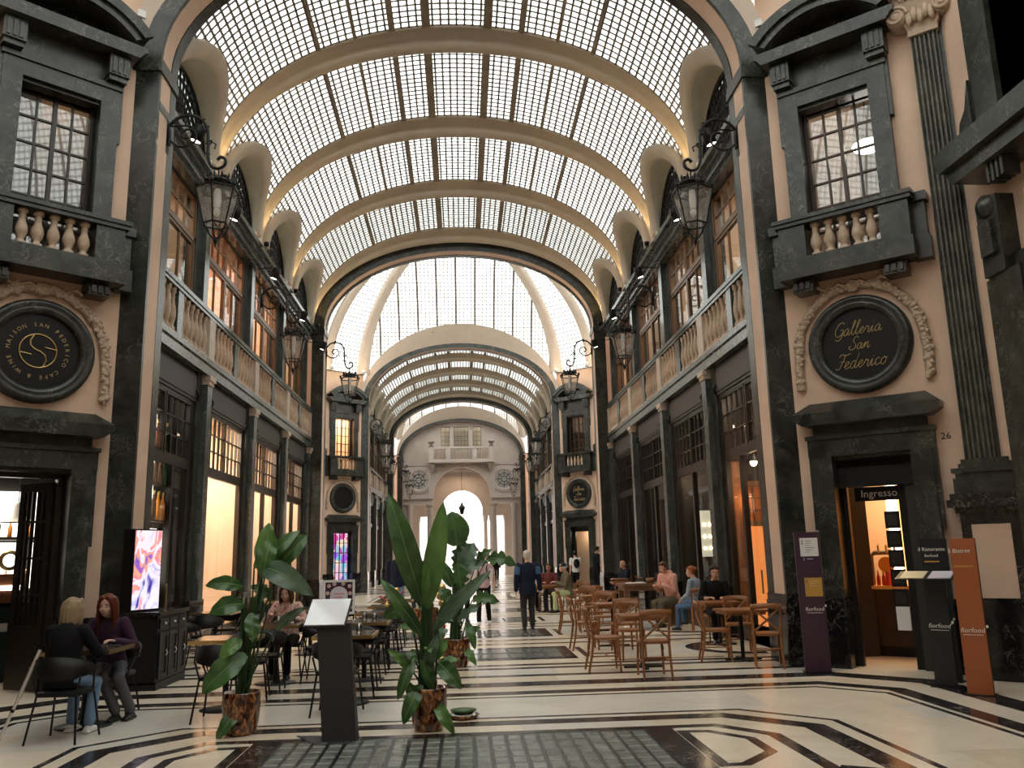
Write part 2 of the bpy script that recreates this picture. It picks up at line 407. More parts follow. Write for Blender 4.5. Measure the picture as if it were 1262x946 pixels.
floor_shell()
# ---- arches and their piers
def arch(y, name, label, cap=12.8):
    """dark marble portal arch: front face at y, jamb with cream panel, dark back edge"""
    a = struct(name, (0,y,0), 0, label)
    n = 40
    inn = arc(0,ZS,W,2.78,0,pi,n); out = arc(0,ZS,W+.42,3.22,0,pi,n)
    ring(MB(), inn, out, 0, .08, True).build('dark_arch','green_marble',a)
    inn2 = arc(0,ZS,W+.02,2.8,0,pi,n)
    ring(MB(), inn2, arc(0,ZS,W+.3,3.0,0,pi,n), .08, .5, True).build('soffit','stucco',a)
    ring(MB(), arc(0,ZS,W-.0,2.78,0,pi,n), out, .5, PT, True).build('dark_arch','green_marble',a)
    # spandrel wall above the arch
    sp = MB(); o2 = arc(0,ZS,W+.3,3.0,0,pi,n)
    ring(sp, o2, arc(0,ZS,AW+.06,3.42,0,pi,n), .06, PT-.04); sp.build('spandrel','dome_stucco',a)
    for s in (1,-1):
        x0, x1 = sorted((s*W, s*(W+.4)))
        MB().box(x0,x1,0,.07,1.0,ZS-.2).build('pilaster','green_marble',a)
        xa, xb = sorted((s*(W+.006), s*(W+.4)))
        MB().box(xa,xb,.07,.52,1.0,ZS).build('jamb_panel','stucco',a)
        MB().box(x0,x1,.5,PT,1.0,ZS).build('jamb_edge','green_marble',a)
        p = MB(); c0, c1 = sorted((s*(W-.03), s*(W+.44))); p.box(c0,c1,-.04,PT+.02,ZS-.24,ZS-.1)
        p.box(*sorted((s*(W-.012),s*(W+.42))),-.02,PT+.02,ZS-.1,ZS); p.build('impost','green_marble',a)
        MB().box(*sorted((s*(W-.006),s*(W+.3))),.06,.56,ZS-.85,ZS-.72).build('jamb_strip','green_marble',a)
        q = MB(); q.box(*sorted((s*(W-.03),s*(W+.43))),-.03,PT+.02,0,.9); q.box(*sorted((s*(W-.015),s*(W+.415))),-.015,PT+.01,.9,1.0); q.build('plinth','black_marble',a)
        # core that ties the pier back to the wall
        MB().box(*sorted((s*(W+.38),s*(7.2 if y > 50 else W+.62))),.3,PT-.04,0,ZS+.2).build('pier_core','stucco',a)
    return a
for i,(y,nm) in enumerate(((Y0,'near'),(Y1,'second'),(Y2,'third'),(Y3,'fourth'),(Y4,'far'))):
    arch(y, 'wall_arch_'+nm, nm+' dark marble arch across the arcade', 12.75)
# ---- glazed barrel vaults of the two arms
VA, VB, VZ = AW+.02, 3.4, 9.55
glassy('lunette_glass',(.42,.44,.42),.9)
def bay_outline(pitch): return pitch/2-.27
def vault(ya, bays, pitch, name, label):
    ce = struct(name, (0,ya,0), 0, label)
    cell = .172; ribw = .53
    # angles of the longitudinal bars at equal arc length
    T = [pi*i/2000 for i in range(2001)]; s = [0.]
    for i in range(1,2001): s.append(s[-1]+sqrt((VA*(cos(T[i])-cos(T[i-1])))**2+(VB*(sin(T[i])-sin(T[i-1])))**2))
    ncol = int(round(s[-1]/cell)); ang = []
    j = 0
    for k in range(ncol+1):
        tgt = s[-1]*k/ncol
        while j < 2000 and s[j] < tgt: j += 1
        ang.append(T[j])
    y0, y1 = 0.02, pitch-ribw
    nrow = int(round((y1-y0)/.18)); yc = (y0+y1)/2; hw = (y1-y0)/2
    th_top = radians(27)
    def inside(t, y):        # within the lunette outline
        tt = min(t, pi-t); u = (y-yc)/(hw*.98)
        return tt < th_top*.97*sqrt(max(0,1-u*u)) if abs(u) < 1 else False
    P = lambda t,y,d=0.: ((VA-d)*cos(t), y, VZ+(VB-d)*sin(t))
    bars = MB(); hb = .021
    # longitudinal bars, cut where a lunette takes their place
    for k,t in enumerate(ang):
        ys = [y0+(y1-y0)*i/nrow for i in range(nrow+1)]; run = []
        nx,nz = cos(t)/VA, sin(t)/VB; L = sqrt(nx*nx+nz*nz); nx/=L; nz/=L; tx,tz = -nz,nx
        for i in range(nrow+2):
            ok = i <= nrow and not inside(t, ys[i])
            if ok: run.append(ys[i])
            else:
                if len(run) > 1:
                    p = P(t,0); a,b = run[0],run[-1]
                    c = [(p[0]+tx*e+nx*d, p[2]+tz*e+nz*d) for e,d in ((-hb,-.025),(hb,-.025),(hb,.015),(-hb,.015))]
                    bars.add([(x,a,z) for x,z in c]+[(x,b,z) for x,z in c], [(0,1,5,4),(1,2,6,5),(2,3,7,6),(3,0,4,7)])
                run = []
    # bars across
    for i in range(nrow+1):
        y = y0+(y1-y0)*i/nrow
        for k in range(ncol):
            if inside(ang[k],y) and inside(ang[k+1],y): continue
            a,b = ang[k],ang[k+1]
            q = [P(a,y-.017,.018),P(b,y-.017,.018),P(b,y+.017,.018),P(a,y+.017,.018),P(a,y-.017),P(b,y-.017),P(b,y+.017),P(a,y+.017)]
            bars.add(q, [(0,1,2,3),(0,4,5,1),(2,6,7,3)])
    panes = MB()
    for k in range(ncol):
        a,b = ang[k]+.001,ang[k+1]-.001
        for i in range(nrow):
            ya_,yb_ = y0+(y1-y0)*i/nrow, y0+(y1-y0)*(i+1)/nrow
            if inside((a+b)/2,(ya_+yb_)/2): continue
            panes.add([P(a,ya_),P(b,ya_),P(b,yb_),P(a,yb_)],[(0,1,2,3)])
    slats = []
    for x,w in ((.67,.085),(1.41,.06),(2.2,.035),(2.95,.03)):
        for sg in (1,-1):
            t = math.acos(sg*x/VA); tt = w/VA*1.1; m = MB()
            m.hexa([P(t-tt,y0,.06),P(t+tt,y0,.06),P(t+tt,y1,.06),P(t-tt,y1,.06)],[P(t-tt,y0,.0),P(t+tt,y0,.0),P(t+tt,y1,.0),P(t-tt,y1,.0)]); slats.append(m.mesh('roof_slat','roof_slat'))
    barme = bars.mesh('glazing_bars','steel_bar'); paneme = panes.mesh('roof_panes','roof_glass')
    # rib
    N = 48; prof = [(0.,0.0,.03),(0.,.14,.12),(.07,.14,.12),(.09,.22,.24),(.17,.22,.24),(.19,.3,.36),(.24,.42,.46),(.32,.47,.5),(.4,.44,.47),(.45,.36,.38),(.47,.3,.3),(ribw,.3,.3),(ribw,0,0.03)]
    rib = MB(); rows = []
    for yy,dx,dz in prof:      # dx: inward at the springing, dz: inward at the crown
        rows.append([((VA+.04-.18*dx)*cos(pi*i/N), pitch-ribw+yy, VZ-.05+(VB+.09-dz)*sin(pi*i/N)) for i in range(N+1)])
    rib.grid(rows, True); ribme = rib.mesh('vault_rib','rib_cream')
    # lunette (right side), mirrored for the left
    def lun(sg):
        n = 20; mb = MB(); mb2 = MB()
        def edge(f, d, dy=0.):
            r = []
            for i in range(n+1):
                u = pi*i/n; t = th_top*f*sin(u)+radians(2)*(1-f); p = P(t, yc+hw*f*cos(u), d); r.append((sg*p[0],p[1],p[2]))
            return r
        o0 = edge(1.0,-.06); o1 = edge(1.0,.09); o2 = edge(.97,.13); i1 = edge(.8,.12); i2 = edge(.77,.06)
        mb.grid([o0,o1,o2,i1,i2], True); made = [mb.build('lunette_rim','rib_cream',ce)]
        rows = [i2]
        for q in (.33,.66,1.):
            r = []
            for i in range(n+1):
                u = pi*i/n; a = Vector(i2[i]); b = Vector((sg*(AW+.12), yc+hw*.86*cos(u), 9.35+1.36*sin(u)))
                p = a.lerp(b,q); p.z += .05*sin(pi*q)*sin(u); r.append(tuple(p))
            rows.append(r)
        mb2.grid(rows, True); made.append(mb2.build('lunette_shell','lunette_shell',ce))
        # half-round grille window at the back of the lunette
        w = MB(); X = sg*(AW+.12); R = hw*.86
        w.box(*sorted((X-sg*.03,X+sg*.05)), yc-R,yc+R, 9.3,9.4)
        for f in (1.0,.84,.68,.51,.34):
            pts = [(X, yc+R*f*cos(pi*i/16), 9.35+1.36*f*sin(pi*i/16)) for i in range(17)]
            w.tube(pts, .035 if f < 1 else .06, 4)
        for i in range(1,20):
            u = pi*i/20; w.tube([(X,yc+R*.34*cos(u) if i % 2 else yc,9.35+(1.36*.34*sin(u) if i % 2 else 0)),(X,yc+R*cos(u),9.35+1.36*sin(u))], .024, 4)
        made.append(w.build('lunette_grille','iron',ce))
        g = MB(); g.add([(X+sg*.06,yc+R*cos(pi*i/16),9.35+1.36*sin(pi*i/16)) for i in range(17)],[tuple(range(17))]); made.append(g.build('lunette_pane','lunette_glass',ce)); return made
    luns = lun(1)+lun(-1)
    for b in range(bays):
        oy = pitch*b
        stuff(put('glazing_bars',barme,ce,(0,oy,0))); stuff(put('roof_panes',paneme,ce,(0,oy,0)))
        for sm in slats: put('roof_slat',sm,ce,(0,oy,0))
        put('vault_rib',ribme,ce,(0,oy,0))
        if b:
            for l in luns:
                c = dup(l, ce, (0,oy,0))
    return ce
vault(13.1, 4, 3.8325, 'ceiling_near_arm', 'glazed barrel vault with cream ribs over the near arm')
vault(43.42, 4, 3.6775, 'ceiling_far_arm', 'glazed barrel vault with cream ribs over the far arm')
# ---- octagonal domes with glass fields between cream ribs
def dome(cy, hd, name, label, zb=10.85, rise=6.0, hx=6.75, front=True):
    ce = struct(name, (0,cy,0), 0, label)
    k = hd/6.77; V = [(5.05,hd),(hx,hd-1.5),(hx,-hd+1.5),(5.05,-hd),(-5.05,-hd),(-hx,-hd+1.5),(-hx,hd-1.5),(-5.05,hd)]
    def pt(i, t, d=0.):
        x,y = V[i % 8]; r = cos(t); return Vector((x*r*(1-d/7), y*r*(1-d/7), zb+(rise-d)*sin(t)))
    TM = radians(76); n = 14
    rw = MB()
    for i in range(8):          # ribs along the corners
        mb = MB(); rows = []
        x,y = V[i]; tang = Vector((-y,x,0)).normalized()
        for j in range(n+1):
            t = TM*j/n; c = pt(i,t,.02); ci = pt(i,t,.28); w = .31*(1-.4*j/n)
            rows.append([tuple(c-tang*w), tuple(ci-tang*w*.8), tuple(ci+tang*w*.8), tuple(c+tang*w)])
        mb.grid(rows, True); mb.build('dome_rib','dome_stucco',ce)
    for i in range(8):
        A,B = i,(i+1) % 8
        diag = i in (0,2,4,6); bars = MB(); pane = MB()
        L = (Vector(V[A])-Vector(V[B])).length; nc = int(L/(.2)); nr = 40
        nc = max(4, nc)
        def q(u,t,d=0.): a = pt(A,t,d); b = pt(B,t,d); return a.lerp(b,u)
        def hid(u,t):           # the glass over an arch starts above the arch's curve
            p = q(u,t)
            if i in (7,3): return p.z < ZS+3.72*sqrt(max(0,1-(p.x/5.25)**2))
            return False
        if i in (7,3):      # over the arches the bars run parallel
            sy = 1 if i == 7 else -1; nx = 52
            def q(u,t,d=0.): return Vector(((u-.5)*10.1, sy*hd*cos(t)*(1-d/7), zb+(rise-d)*sin(t)))
            nc = nx
            def hid(u,t): p = q(u,t); return p.z < ZS+3.72*sqrt(max(0,1-(p.x/5.25)**2)) or abs(p.x) > 5.05*cos(t)-.05
        for r in range(nr):
            t0,t1 = TM*r/nr,TM*(r+1)/nr
            for c in range(nc):
                u0,u1 = c/nc,(c+1)/nc
                if hid((u0+u1)/2,(t0+t1)/2): continue
                pane.add([tuple(q(u0,t0)),tuple(q(u1,t0)),tuple(q(u1,t1)),tuple(q(u0,t1))],[(0,1,2,3)])
                # bars on two sides of the cell
                du = .09/nc; dt = TM/nr*.09
                big = 3. if (c % 5 == 0 and not diag) else 1.
                for (a0,a1,b0,b1) in ((u0-du*big,u0+du*big,t0,t1),(u0,u1,t0-dt,t0+dt)):
                    bars.add([tuple(q(a0,b0,.04)),tuple(q(a1,b0,.04)),tuple(q(a1,b1,.04)),tuple(q(a0,b1,.04))],[(0,1,2,3)])
        stuff(bars.build('glazing_bars','steel_bar',ce)); stuff(pane.build('roof_panes','roof_glass',ce))
    top = [tuple(pt(i,TM)) for i in range(8)]
    MB().add([(x,y,z+.02) for x,y,z in top],[tuple(range(8))]).build('dome_crown','roof_glass',ce)
    # walls under the fields over the arches: curved cream band between arch and glass
    for sy in (1,-1):
        mb = MB(); n2 = 40; i = 7 if sy == 1 else 3
        inn = arc(0,ZS,W+.3,3.0,0,pi,n2)
        rows = [[(x,sy*hd,z) for x,z in inn]]; r2 = []
        for a in range(n2+1):
            u = pi*a/n2; x = 5.12*cos(u); z = max(ZS, ZS+3.85*sin(u))
            s_ = min(1,max(0,(z-zb)/rise)); ti = math.asin(s_); r2.append((x, sy*(hd*cos(ti)-.12), z))
        rows.append(r2); mb.grid(rows, True); mb.build('arch_band','dome_stucco',ce)
    return ce
dome(35.9, 6.77, 'ceiling_second_dome', 'octagonal glass dome between the two arms')
dome(5.6, 6.75, 'ceiling_near_dome', 'octagonal glass dome over the near rotunda')
dome(63.05, 4.15, 'ceiling_far_dome', 'glass dome before the street front', rise=4.2, hx=5.35)
# ================================================================== walls
BALME = MB().lathe([(r,z) for r,z in BAL], 12).mesh('baluster','terracotta_stone')
BALLO = MB().lathe([(r,z) for r,z in BAL[1:-1:2]], 6).mesh('baluster','terracotta_stone')
def leaf_clump(seed):
    r = random.Random(seed); mb = MB()
    for i in range(7):
        a = r.uniform(0,6.28); d = r.uniform(0,.06); mb.ell((d*cos(a), -.02-r.uniform(0,.035), d*sin(a)),(r.uniform(.03,.05),r.uniform(.03,.045),r.uniform(.028,.045)),6,4)
    return mb.mesh('garland_leaf','terracotta_stone')
CLUMPS = [leaf_clump(i) for i in range(4)]
def sash(name, parent, x0, x1, z0, z1, nc, nr, y, mat, glass, bw=.03, fw=.05, thick=None):
    """wooden window: frame, bars, and each pane a piece of its own"""
    f = MB(); f.box(x0,x1,y-.04,y+.04,z0,z0+fw); f.box(x0,x1,y-.04,y+.04,z1-fw,z1); f.box(x0,x0+fw,y-.04,y+.04,z0+fw,z1-fw); f.box(x1-fw,x1,y-.04,y+.04,z0+fw,z1-fw)
    fr = f.build(name, mat, parent)
    dx = (x1-x0-2*fw)/nc; dz = (z1-z0-2*fw)/nr
    vb = MB().box(-bw/2,bw/2,-.025,.025,0,z1-z0-2*fw).mesh('glazing_bar',mat); hb = MB().box(0,x1-x0-2*fw,-.022,.022,-bw/2,bw/2).mesh('glazing_bar',mat)
    pm = MB().add([(0,.004,0),(dx,.004,0),(dx,.004,dz),(0,.004,dz)],[(0,1,2,3)]).mesh('pane',glass)
    for i in range(1,nc):
        o = put('glazing_bar',vb,fr,(x0+fw+dx*i,y,z0+fw))
        if thick and i == thick: o.scale = (2,1.3,1)
    for i in range(1,nr): put('glazing_bar',hb,fr,(x0+fw,y,z0+fw+dz*i))
    for i in range(nc):
        for j in range(nr): put('pane',pm,fr,(x0+fw+dx*i,y,z0+fw+dz*j))
    return fr
def diag(side, y, s, kind):
    """a rotunda's canted wall: door, roundel with garland, balcony and pedimented window. local x to the viewer's right, y into the wall"""
    A = radians(41); c = 1.04
    o = (s*(5.05+c*cos(A)), y-c*sin(A), 0)
    names = {'near':'near rotunda','far':'second rotunda'}
    w = struct('wall_diagonal_'+side, o, -s*A, 'canted stucco wall with marble door and balcony, '+names[kind])
    e = 1.75 if s > 0 else 1.1; d = 1.1 if s > 0 else 1.75     # right / left extents
    lo, hi = (-1.1, 1.75) if s > 0 else (-1.75, 1.1)
    near = kind == 'near'
    if not near: lo, hi = (-1.15,1.45) if s > 0 else (-1.45,1.15)
    mb = MB()
    mb.box(lo,-.54,0,.4,0,10.9); mb.box(.54,hi,0,.4,0,10.9); mb.box(-.54,.54,0,.4,2.95,5.95); mb.box(-.54,.54,0,.4,8.5,10.9)
    mb.build('stucco_panel','stucco',w)
    # door surround
    for q in (1,-1):
        j = MB(); x0,x1 = sorted((q*.53,q*.81)); j.box(x0,x1,-.13,.42,.95,2.95); j.box(*sorted((q*.53,q*.6)),-.06,.3,.95,2.95)
        j.box(*sorted((q*.79,q*.86)),-.11,.0,1.9,2.95); j.build('door_jamb','green_marble',w)
        j = MB(); j.box(*sorted((q*.52,q*.84)),-.17,.43,0,.85); j.box(*sorted((q*.525,q*.83)),-.15,.43,.85,.95); j.build('jamb_plinth','black_marble',w)
        # low black socle either side of the door
        xa,xb = sorted((q*.84, hi+.02 if q > 0 else lo-.02)); MB().box(xa,xb,-.06,.02,0,.95).build('socle','black_marble',w)
    l = MB(); l.box(-.86,.86,-.13,.42,2.95,3.2); l.box(-.88,.88,-.16,.1,3.2,3.26); l.box(-.53,.53,-.05,.3,2.9,2.96); l.build('door_lintel','green_marble',w)
    MB().box(-.78,.78,-.08,.1,3.26,3.42).build('door_frieze','green_marble',w)
    cn = MB(); cn.prism([(-.86,3.4),(.86,3.4),(.96,3.47),(1.0,3.5),(1.0,3.58),(-1.0,3.58),(-1.0,3.5),(-.96,3.47)],-.3,.1)
    cn.hexa([(-1.0,-.3,3.58),(1.0,-.3,3.58),(1.0,.1,3.58),(-1.0,.1,3.58)],[(-.8,-.06,3.75),(.8,-.06,3.75),(.8,.1,3.75),(-.8,.1,3.75)]); cn.build('door_cornice','green_marble',w)
    # roundel
    r = MB(); C = (0,0,4.56)
    r.lathe([(.53,-.05),(.55,-.1),(.6,-.12),(.63,-.1),(.66,-.13),(.72,-.1),(.735,0)],40,C,True,'y'); r.build('roundel_ring','green_marble',w)
    MB().lathe([(.0,-.03),(.54,-.03),(.54,.0)],40,C,False,'y').build('roundel_disc','black_plastic',w)
    if near and s > 0:
        for t,z,wd in (('Galleria',4.79,.68),('San',4.56,.3),('Federico',4.3,.72)): script(t,w,z,wd,'gold_letter')
    elif near:
        g = MB(); R = .235
        ringpts = [(R*cos(2*pi*i/32),-.04,4.56+R*sin(2*pi*i/32)) for i in range(33)]; g.tube(ringpts,.009,5)
        sp = [(.02+.13*cos(a),-.04,4.56+.11+.115*sin(a)) for a in [pi*(.35+1.15*i/10) for i in range(11)]]
        sp = [(-.06,-.04,4.785)] + [(-.105,-.04,4.70),(-.1,-.04,4.63),(-.05,-.04,4.585),(.03,-.04,4.555),(.09,-.04,4.51),(.11,-.04,4.44),(.085,-.04,4.36),(.06,-.04,4.335)]
        g.tube(sp,.009,5); g.tube([(.235,-.04,4.6),(.08,-.04,4.62)],.008,4); g.tube([(-.235,-.04,4.52),(-.08,-.04,4.5)],.008,4)
        g.build('emblem','gold',w)
        word = 'MAISON SAN FEDERICO CAFE & WINE '
        for i,ch in enumerate(word):
            if ch == ' ': continue
            a = pi*1.02 - 2*pi*(i+.5)/len(word)
            text(ch,w,(.37*cos(a),-.036,4.56+.37*sin(a)),.075,'gold_letter',rot=(pi/2,-(a-pi/2),0))
    elif s > 0:
        for t,z,wd in (('Galleria',4.79,.68),('San',4.56,.3),('Federico',4.3,.72)): script(t,w,z,wd,'gold_letter',r=.008)
    # garland over the roundel
    P = []
    for i in range(11): a = pi*(i/10); P.append((.88*cos(a), 4.56+.9*sin(a)))
    P = [(.9,3.98),(.9,4.1),(.9,4.22),(.9,4.34),(.89,4.46)]+P+[(-.89,4.46),(-.9,4.34),(-.9,4.22),(-.9,4.1),(-.9,3.98)]
    g = put('garland',MB().tube([(x,-.02,z) for x,z in P],.07,6).mesh('garland','terracotta_stone'),w)
    L = 0
    step = .075 if near else .2
    for i in range(len(P)-1):
        a,b = Vector((P[i][0],0,P[i][1])),Vector((P[i+1][0],0,P[i+1][1])); n = max(1,int((b-a).length/step))
        for q in range(n):
            p = a.lerp(b,q/n); put('garland_leaf',CLUMPS[L % 4],g,(p.x,-.02,p.z),rot=(0,RND.uniform(0,6.28),0)); L += 1
    if near:
        for i in range(4):      # ribbon above the garland
            x = -.45+.3*i; MB().tube([(x-.13,-.05,5.42+.03*(i%2)),(x-.04,-.08,5.5),(x+.05,-.06,5.44),(x+.13,-.07,5.5)],[.03,.05,.035,.02],6,flat=.6).build('ribbon','terracotta_stone',w)
        MB().lathe([(0,-.1),(.03,-.11),(.04,-.08),(.07,-.1),(.1,-.07),(.1,0)],16,(0,0,5.44),True,'y').build('ribbon_boss','terracotta_stone',w)
    # balcony
    for q in (1,-1):
        m = MB(); x0,x1 = sorted((q*.5,q*.8)); m.box(x0,x1,-.32,.05,5.42,5.52); m.box(x0,x1,-.25,.05,5.52,5.6)
        for k in range(3): m.box(x0+.03+k*.09,x0+.09+k*.09,-.35,-.3,5.45,5.55)
        m.build('balcony_bracket','green_marble',w)
        x0,x1 = sorted((q*.53,q*.93)); MB().box(x0,x1,-.36,.02,5.93,6.45).build('balcony_die','green_marble',w)
        m = MB(); x0,x1 = sorted((q*.9,q*1.1)); m.box(x0,x1,-.14,.04,5.93,6.45); m.box(*sorted((q*.9,q*1.13)),-.18,.04,5.6,5.93); m.box(*sorted((q*.9,q*1.14)),-.2,.04,6.45,6.58); m.build('balcony_return','green_marble',w)
    m = MB(); m.box(-.96,.96,-.42,.02,5.62,5.9); m.box(-.93,.93,-.39,.02,5.9,5.94); m.build('balcony_slab','green_marble',w)
    m = MB(); m.box(-.98,.98,-.4,.0,6.46,6.52); m.box(-1.0,1.0,-.43,.0,6.52,6.58); m.build('balcony_rail','green_marble',w)
    for i in range(5): put('baluster',BALME if near else BALLO,w,(-.4+.2*i,-.26,5.94),scale=(1,1,1.04))
    # window with pedimented surround
    for q in (1,-1):
        m = MB(); m.box(*sorted((q*.53,q*.79)),-.12,.42,6.5,8.5); m.box(*sorted((q*.53,q*.6)),-.05,.3,6.5,8.5); m.box(*sorted((q*.77,q*.84)),-.1,.0,7.9,8.82); m.build('window_jamb','green_marble',w)
        m = MB(); x0,x1 = sorted((q*.56,q*.86)); m.box(x0,x1,-.28,.0,8.92,9.24); m.box(x0+.02,x1-.02,-.24,.0,8.84,8.92)
        for k in range(3): m.box(x0+.04+k*.08,x0+.09+k*.08,-.3,-.27,8.95,9.2)
        m.build('pediment_bracket','green_marble',w)
    m = MB(); m.box(-.79,.79,-.12,.42,8.5,8.74); m.box(-.82,.82,-.15,.1,8.74,8.82); m.box(-.53,.53,-.05,.3,8.45,8.52); m.build('window_lintel','green_marble',w)
    MB().box(-.75,.75,-.06,.1,8.82,9.26).build('window_frieze','green_marble',w)
    m = MB(); m.prism([(-.95,9.26),(.95,9.26),(1.02,9.36),(1.06,9.38),(1.06,9.46),(-1.06,9.46),(-1.06,9.38),(-1.02,9.36)],-.4,.05); m.build('pediment_cornice','green_marble',w)
    R = 1.42; zc = 9.98+.1-R; a0 = math.asin((9.46-zc)/R); 
    a1 = math.acos(1.06/R) if 1.06 < R else 0
    out = arc(0,zc,R,R,a1,pi-a1,20); inn = arc(0,zc,R-.22,R-.22,a1+.05,pi-a1-.05,20)
    inn = [(x,max(z,9.46)) for x,z in inn]
    ring(MB(),inn,out,-.44,.05,True).build('pediment_arch','green_marble',w)
    inn3 = arc(0,zc,R-.1,R-.1,a1+.02,pi-a1-.02,20); ring(MB(),[(x,max(z,9.46)) for x,z in inn3],arc(0,zc,R+.06,R+.06,a1,pi-a1,20),-.5,-.4,True).build('pediment_arch','green_marble',w)
    MB().prism([(x,z) for x,z in inn],-.02,.05).build('tympanum','black_marble',w)
    wn = {('near',1):'window_1',('near',-1):'window_2',('far',1):'window_3',('far',-1):'window_4'}[(kind,s)]
    ww = struct(wn,o,-s*A,'tall brown casement window above a marble balcony, '+names[kind])
    lit = kind == 'far' and s < 0
    sash('frame',ww,-.53,.53,6.0,8.5,4,6,.2,'dark_wood' if s < 0 else 'window_dark','clear_glass' if lit else 'reflecting_glass',.028,.05,2)
    return w, o, -s*A
emit('gold_letter', (.75,.55,.25), .12, (.5,.36,.15)); M['gold_letter'].node_tree.nodes['Principled BSDF'].inputs['Emission Strength'].default_value = 0
M['gold_letter'].node_tree.nodes['Principled BSDF'].inputs['Metallic'].default_value = .3
plain('window_dark', (.05,.028,.016), .4)
DR = diag('right', Y0, 1, 'near'); DL = diag('left', Y0, -1, 'near')
DFR = diag('far_right', Y2, 1, 'far'); DFL = diag('far_left', Y2, -1, 'far')
# ---- fluted corner pilaster with its pedestal and voluted capital (right of the canted wall)
def fluted(w):
    x0,x1 = 1.2,1.56
    p = MB(); n = 6; prof = []
    fw = (x1-x0)/n
    for i in range(n):
        a = x0+fw*i; prof += [(a,-.16),(a+fw*.18,-.16)]+[(a+fw*(.18+.64*k/4), -.16+.035*sin(pi*k/4)) for k in range(1,4)]+[(a+fw*.82,-.16)]
    prof += [(x1,-.16),(x1,.1),(x0,.1)]
    p.plate(prof,2.75,8.95); p.build('fluted_shaft','weathered_marble',w)
    MB().box(x1,x1+.16,-.08,.1,2.75,9.1).build('pilaster_return','green_marble',w)
    b = MB()
    for z0,z1,d in ((2.3,2.5,.15),(2.5,2.57,.12),(2.57,2.63,.16),(2.63,2.69,.08),(2.69,2.75,.05)): b.box(x0-d,x1+d+.1,-.16-d,.1,z0,z1)
    b.build('pilaster_base','green_marble',w)
    q = MB(); q.box(x0-.12,x1+.25,-.3,.1,.95,2.05); q.box(x0-.16,x1+.28,-.34,.1,2.05,2.12); q.box(x0-.24,x1+.34,-.42,.1,2.12,2.22); q.box(x0-.2,x1+.3,-.38,.1,2.22,2.3); q.build('pedestal','black_marble',w)
    MB().box(x0-.0,x1+.08,-.315,-.29,.98,1.9).build('pedestal_panel','stucco',w)
    q = MB(); q.box(x0-.2,x1+.35,-.38,.1,.2,.85); q.box(x0-.18,x1+.33,-.36,.1,.85,.95); q.box(x0-.26,x1+.4,-.44,.1,0,.2); q.build('pedestal_foot','black_marble',w)
    c = MB(); c.box(x0-.02,x1+.02,-.2,.1,8.95,9.05); c.hexa([(x0-.03,-.2,9.05),(x1+.03,-.2,9.05),(x1+.03,.1,9.05),(x0-.03,.1,9.05)],[(x0-.16,-.32,9.55),(x1+.16,-.32,9.55),(x1+.16,.1,9.55),(x0-.16,.1,9.55)])
    c.box(x0-.2,x1+.2,-.36,.1,9.55,9.65)
    for i in range(5): c.ell((x0+.03+i*.075,-.26,9.2+.05*(i%2)),(.05,.05,.12),8,6)
    for i in range(7): c.ell((x0-.05+i*.077,-.31,9.5),(.03,.03,.035),6,4)
    cc = c.build('capital','terracotta_stone',w)
    for sx in (x0-.13,x1+.13):
        v = MB(); pts = []
        for i in range(26): a = i*.5; rr = .15*(1-i/30); pts.append((sx+rr*cos(a),-.3-.0005*i,9.28+rr*sin(a)))
        v.tube(pts,[.03*(1-.5*i/26) for i in range(26)],6); v.lathe([(0,-.33),(.12,-.3),(.15,-.26),(.15,.0)],16,(sx,0,9.28),True,'y'); v.build('volute','terracotta_stone',cc)
fluted(DR[0])
text('26',DR[0],(.98,-.004,3.1),.13,'black_plastic',name='house_number')
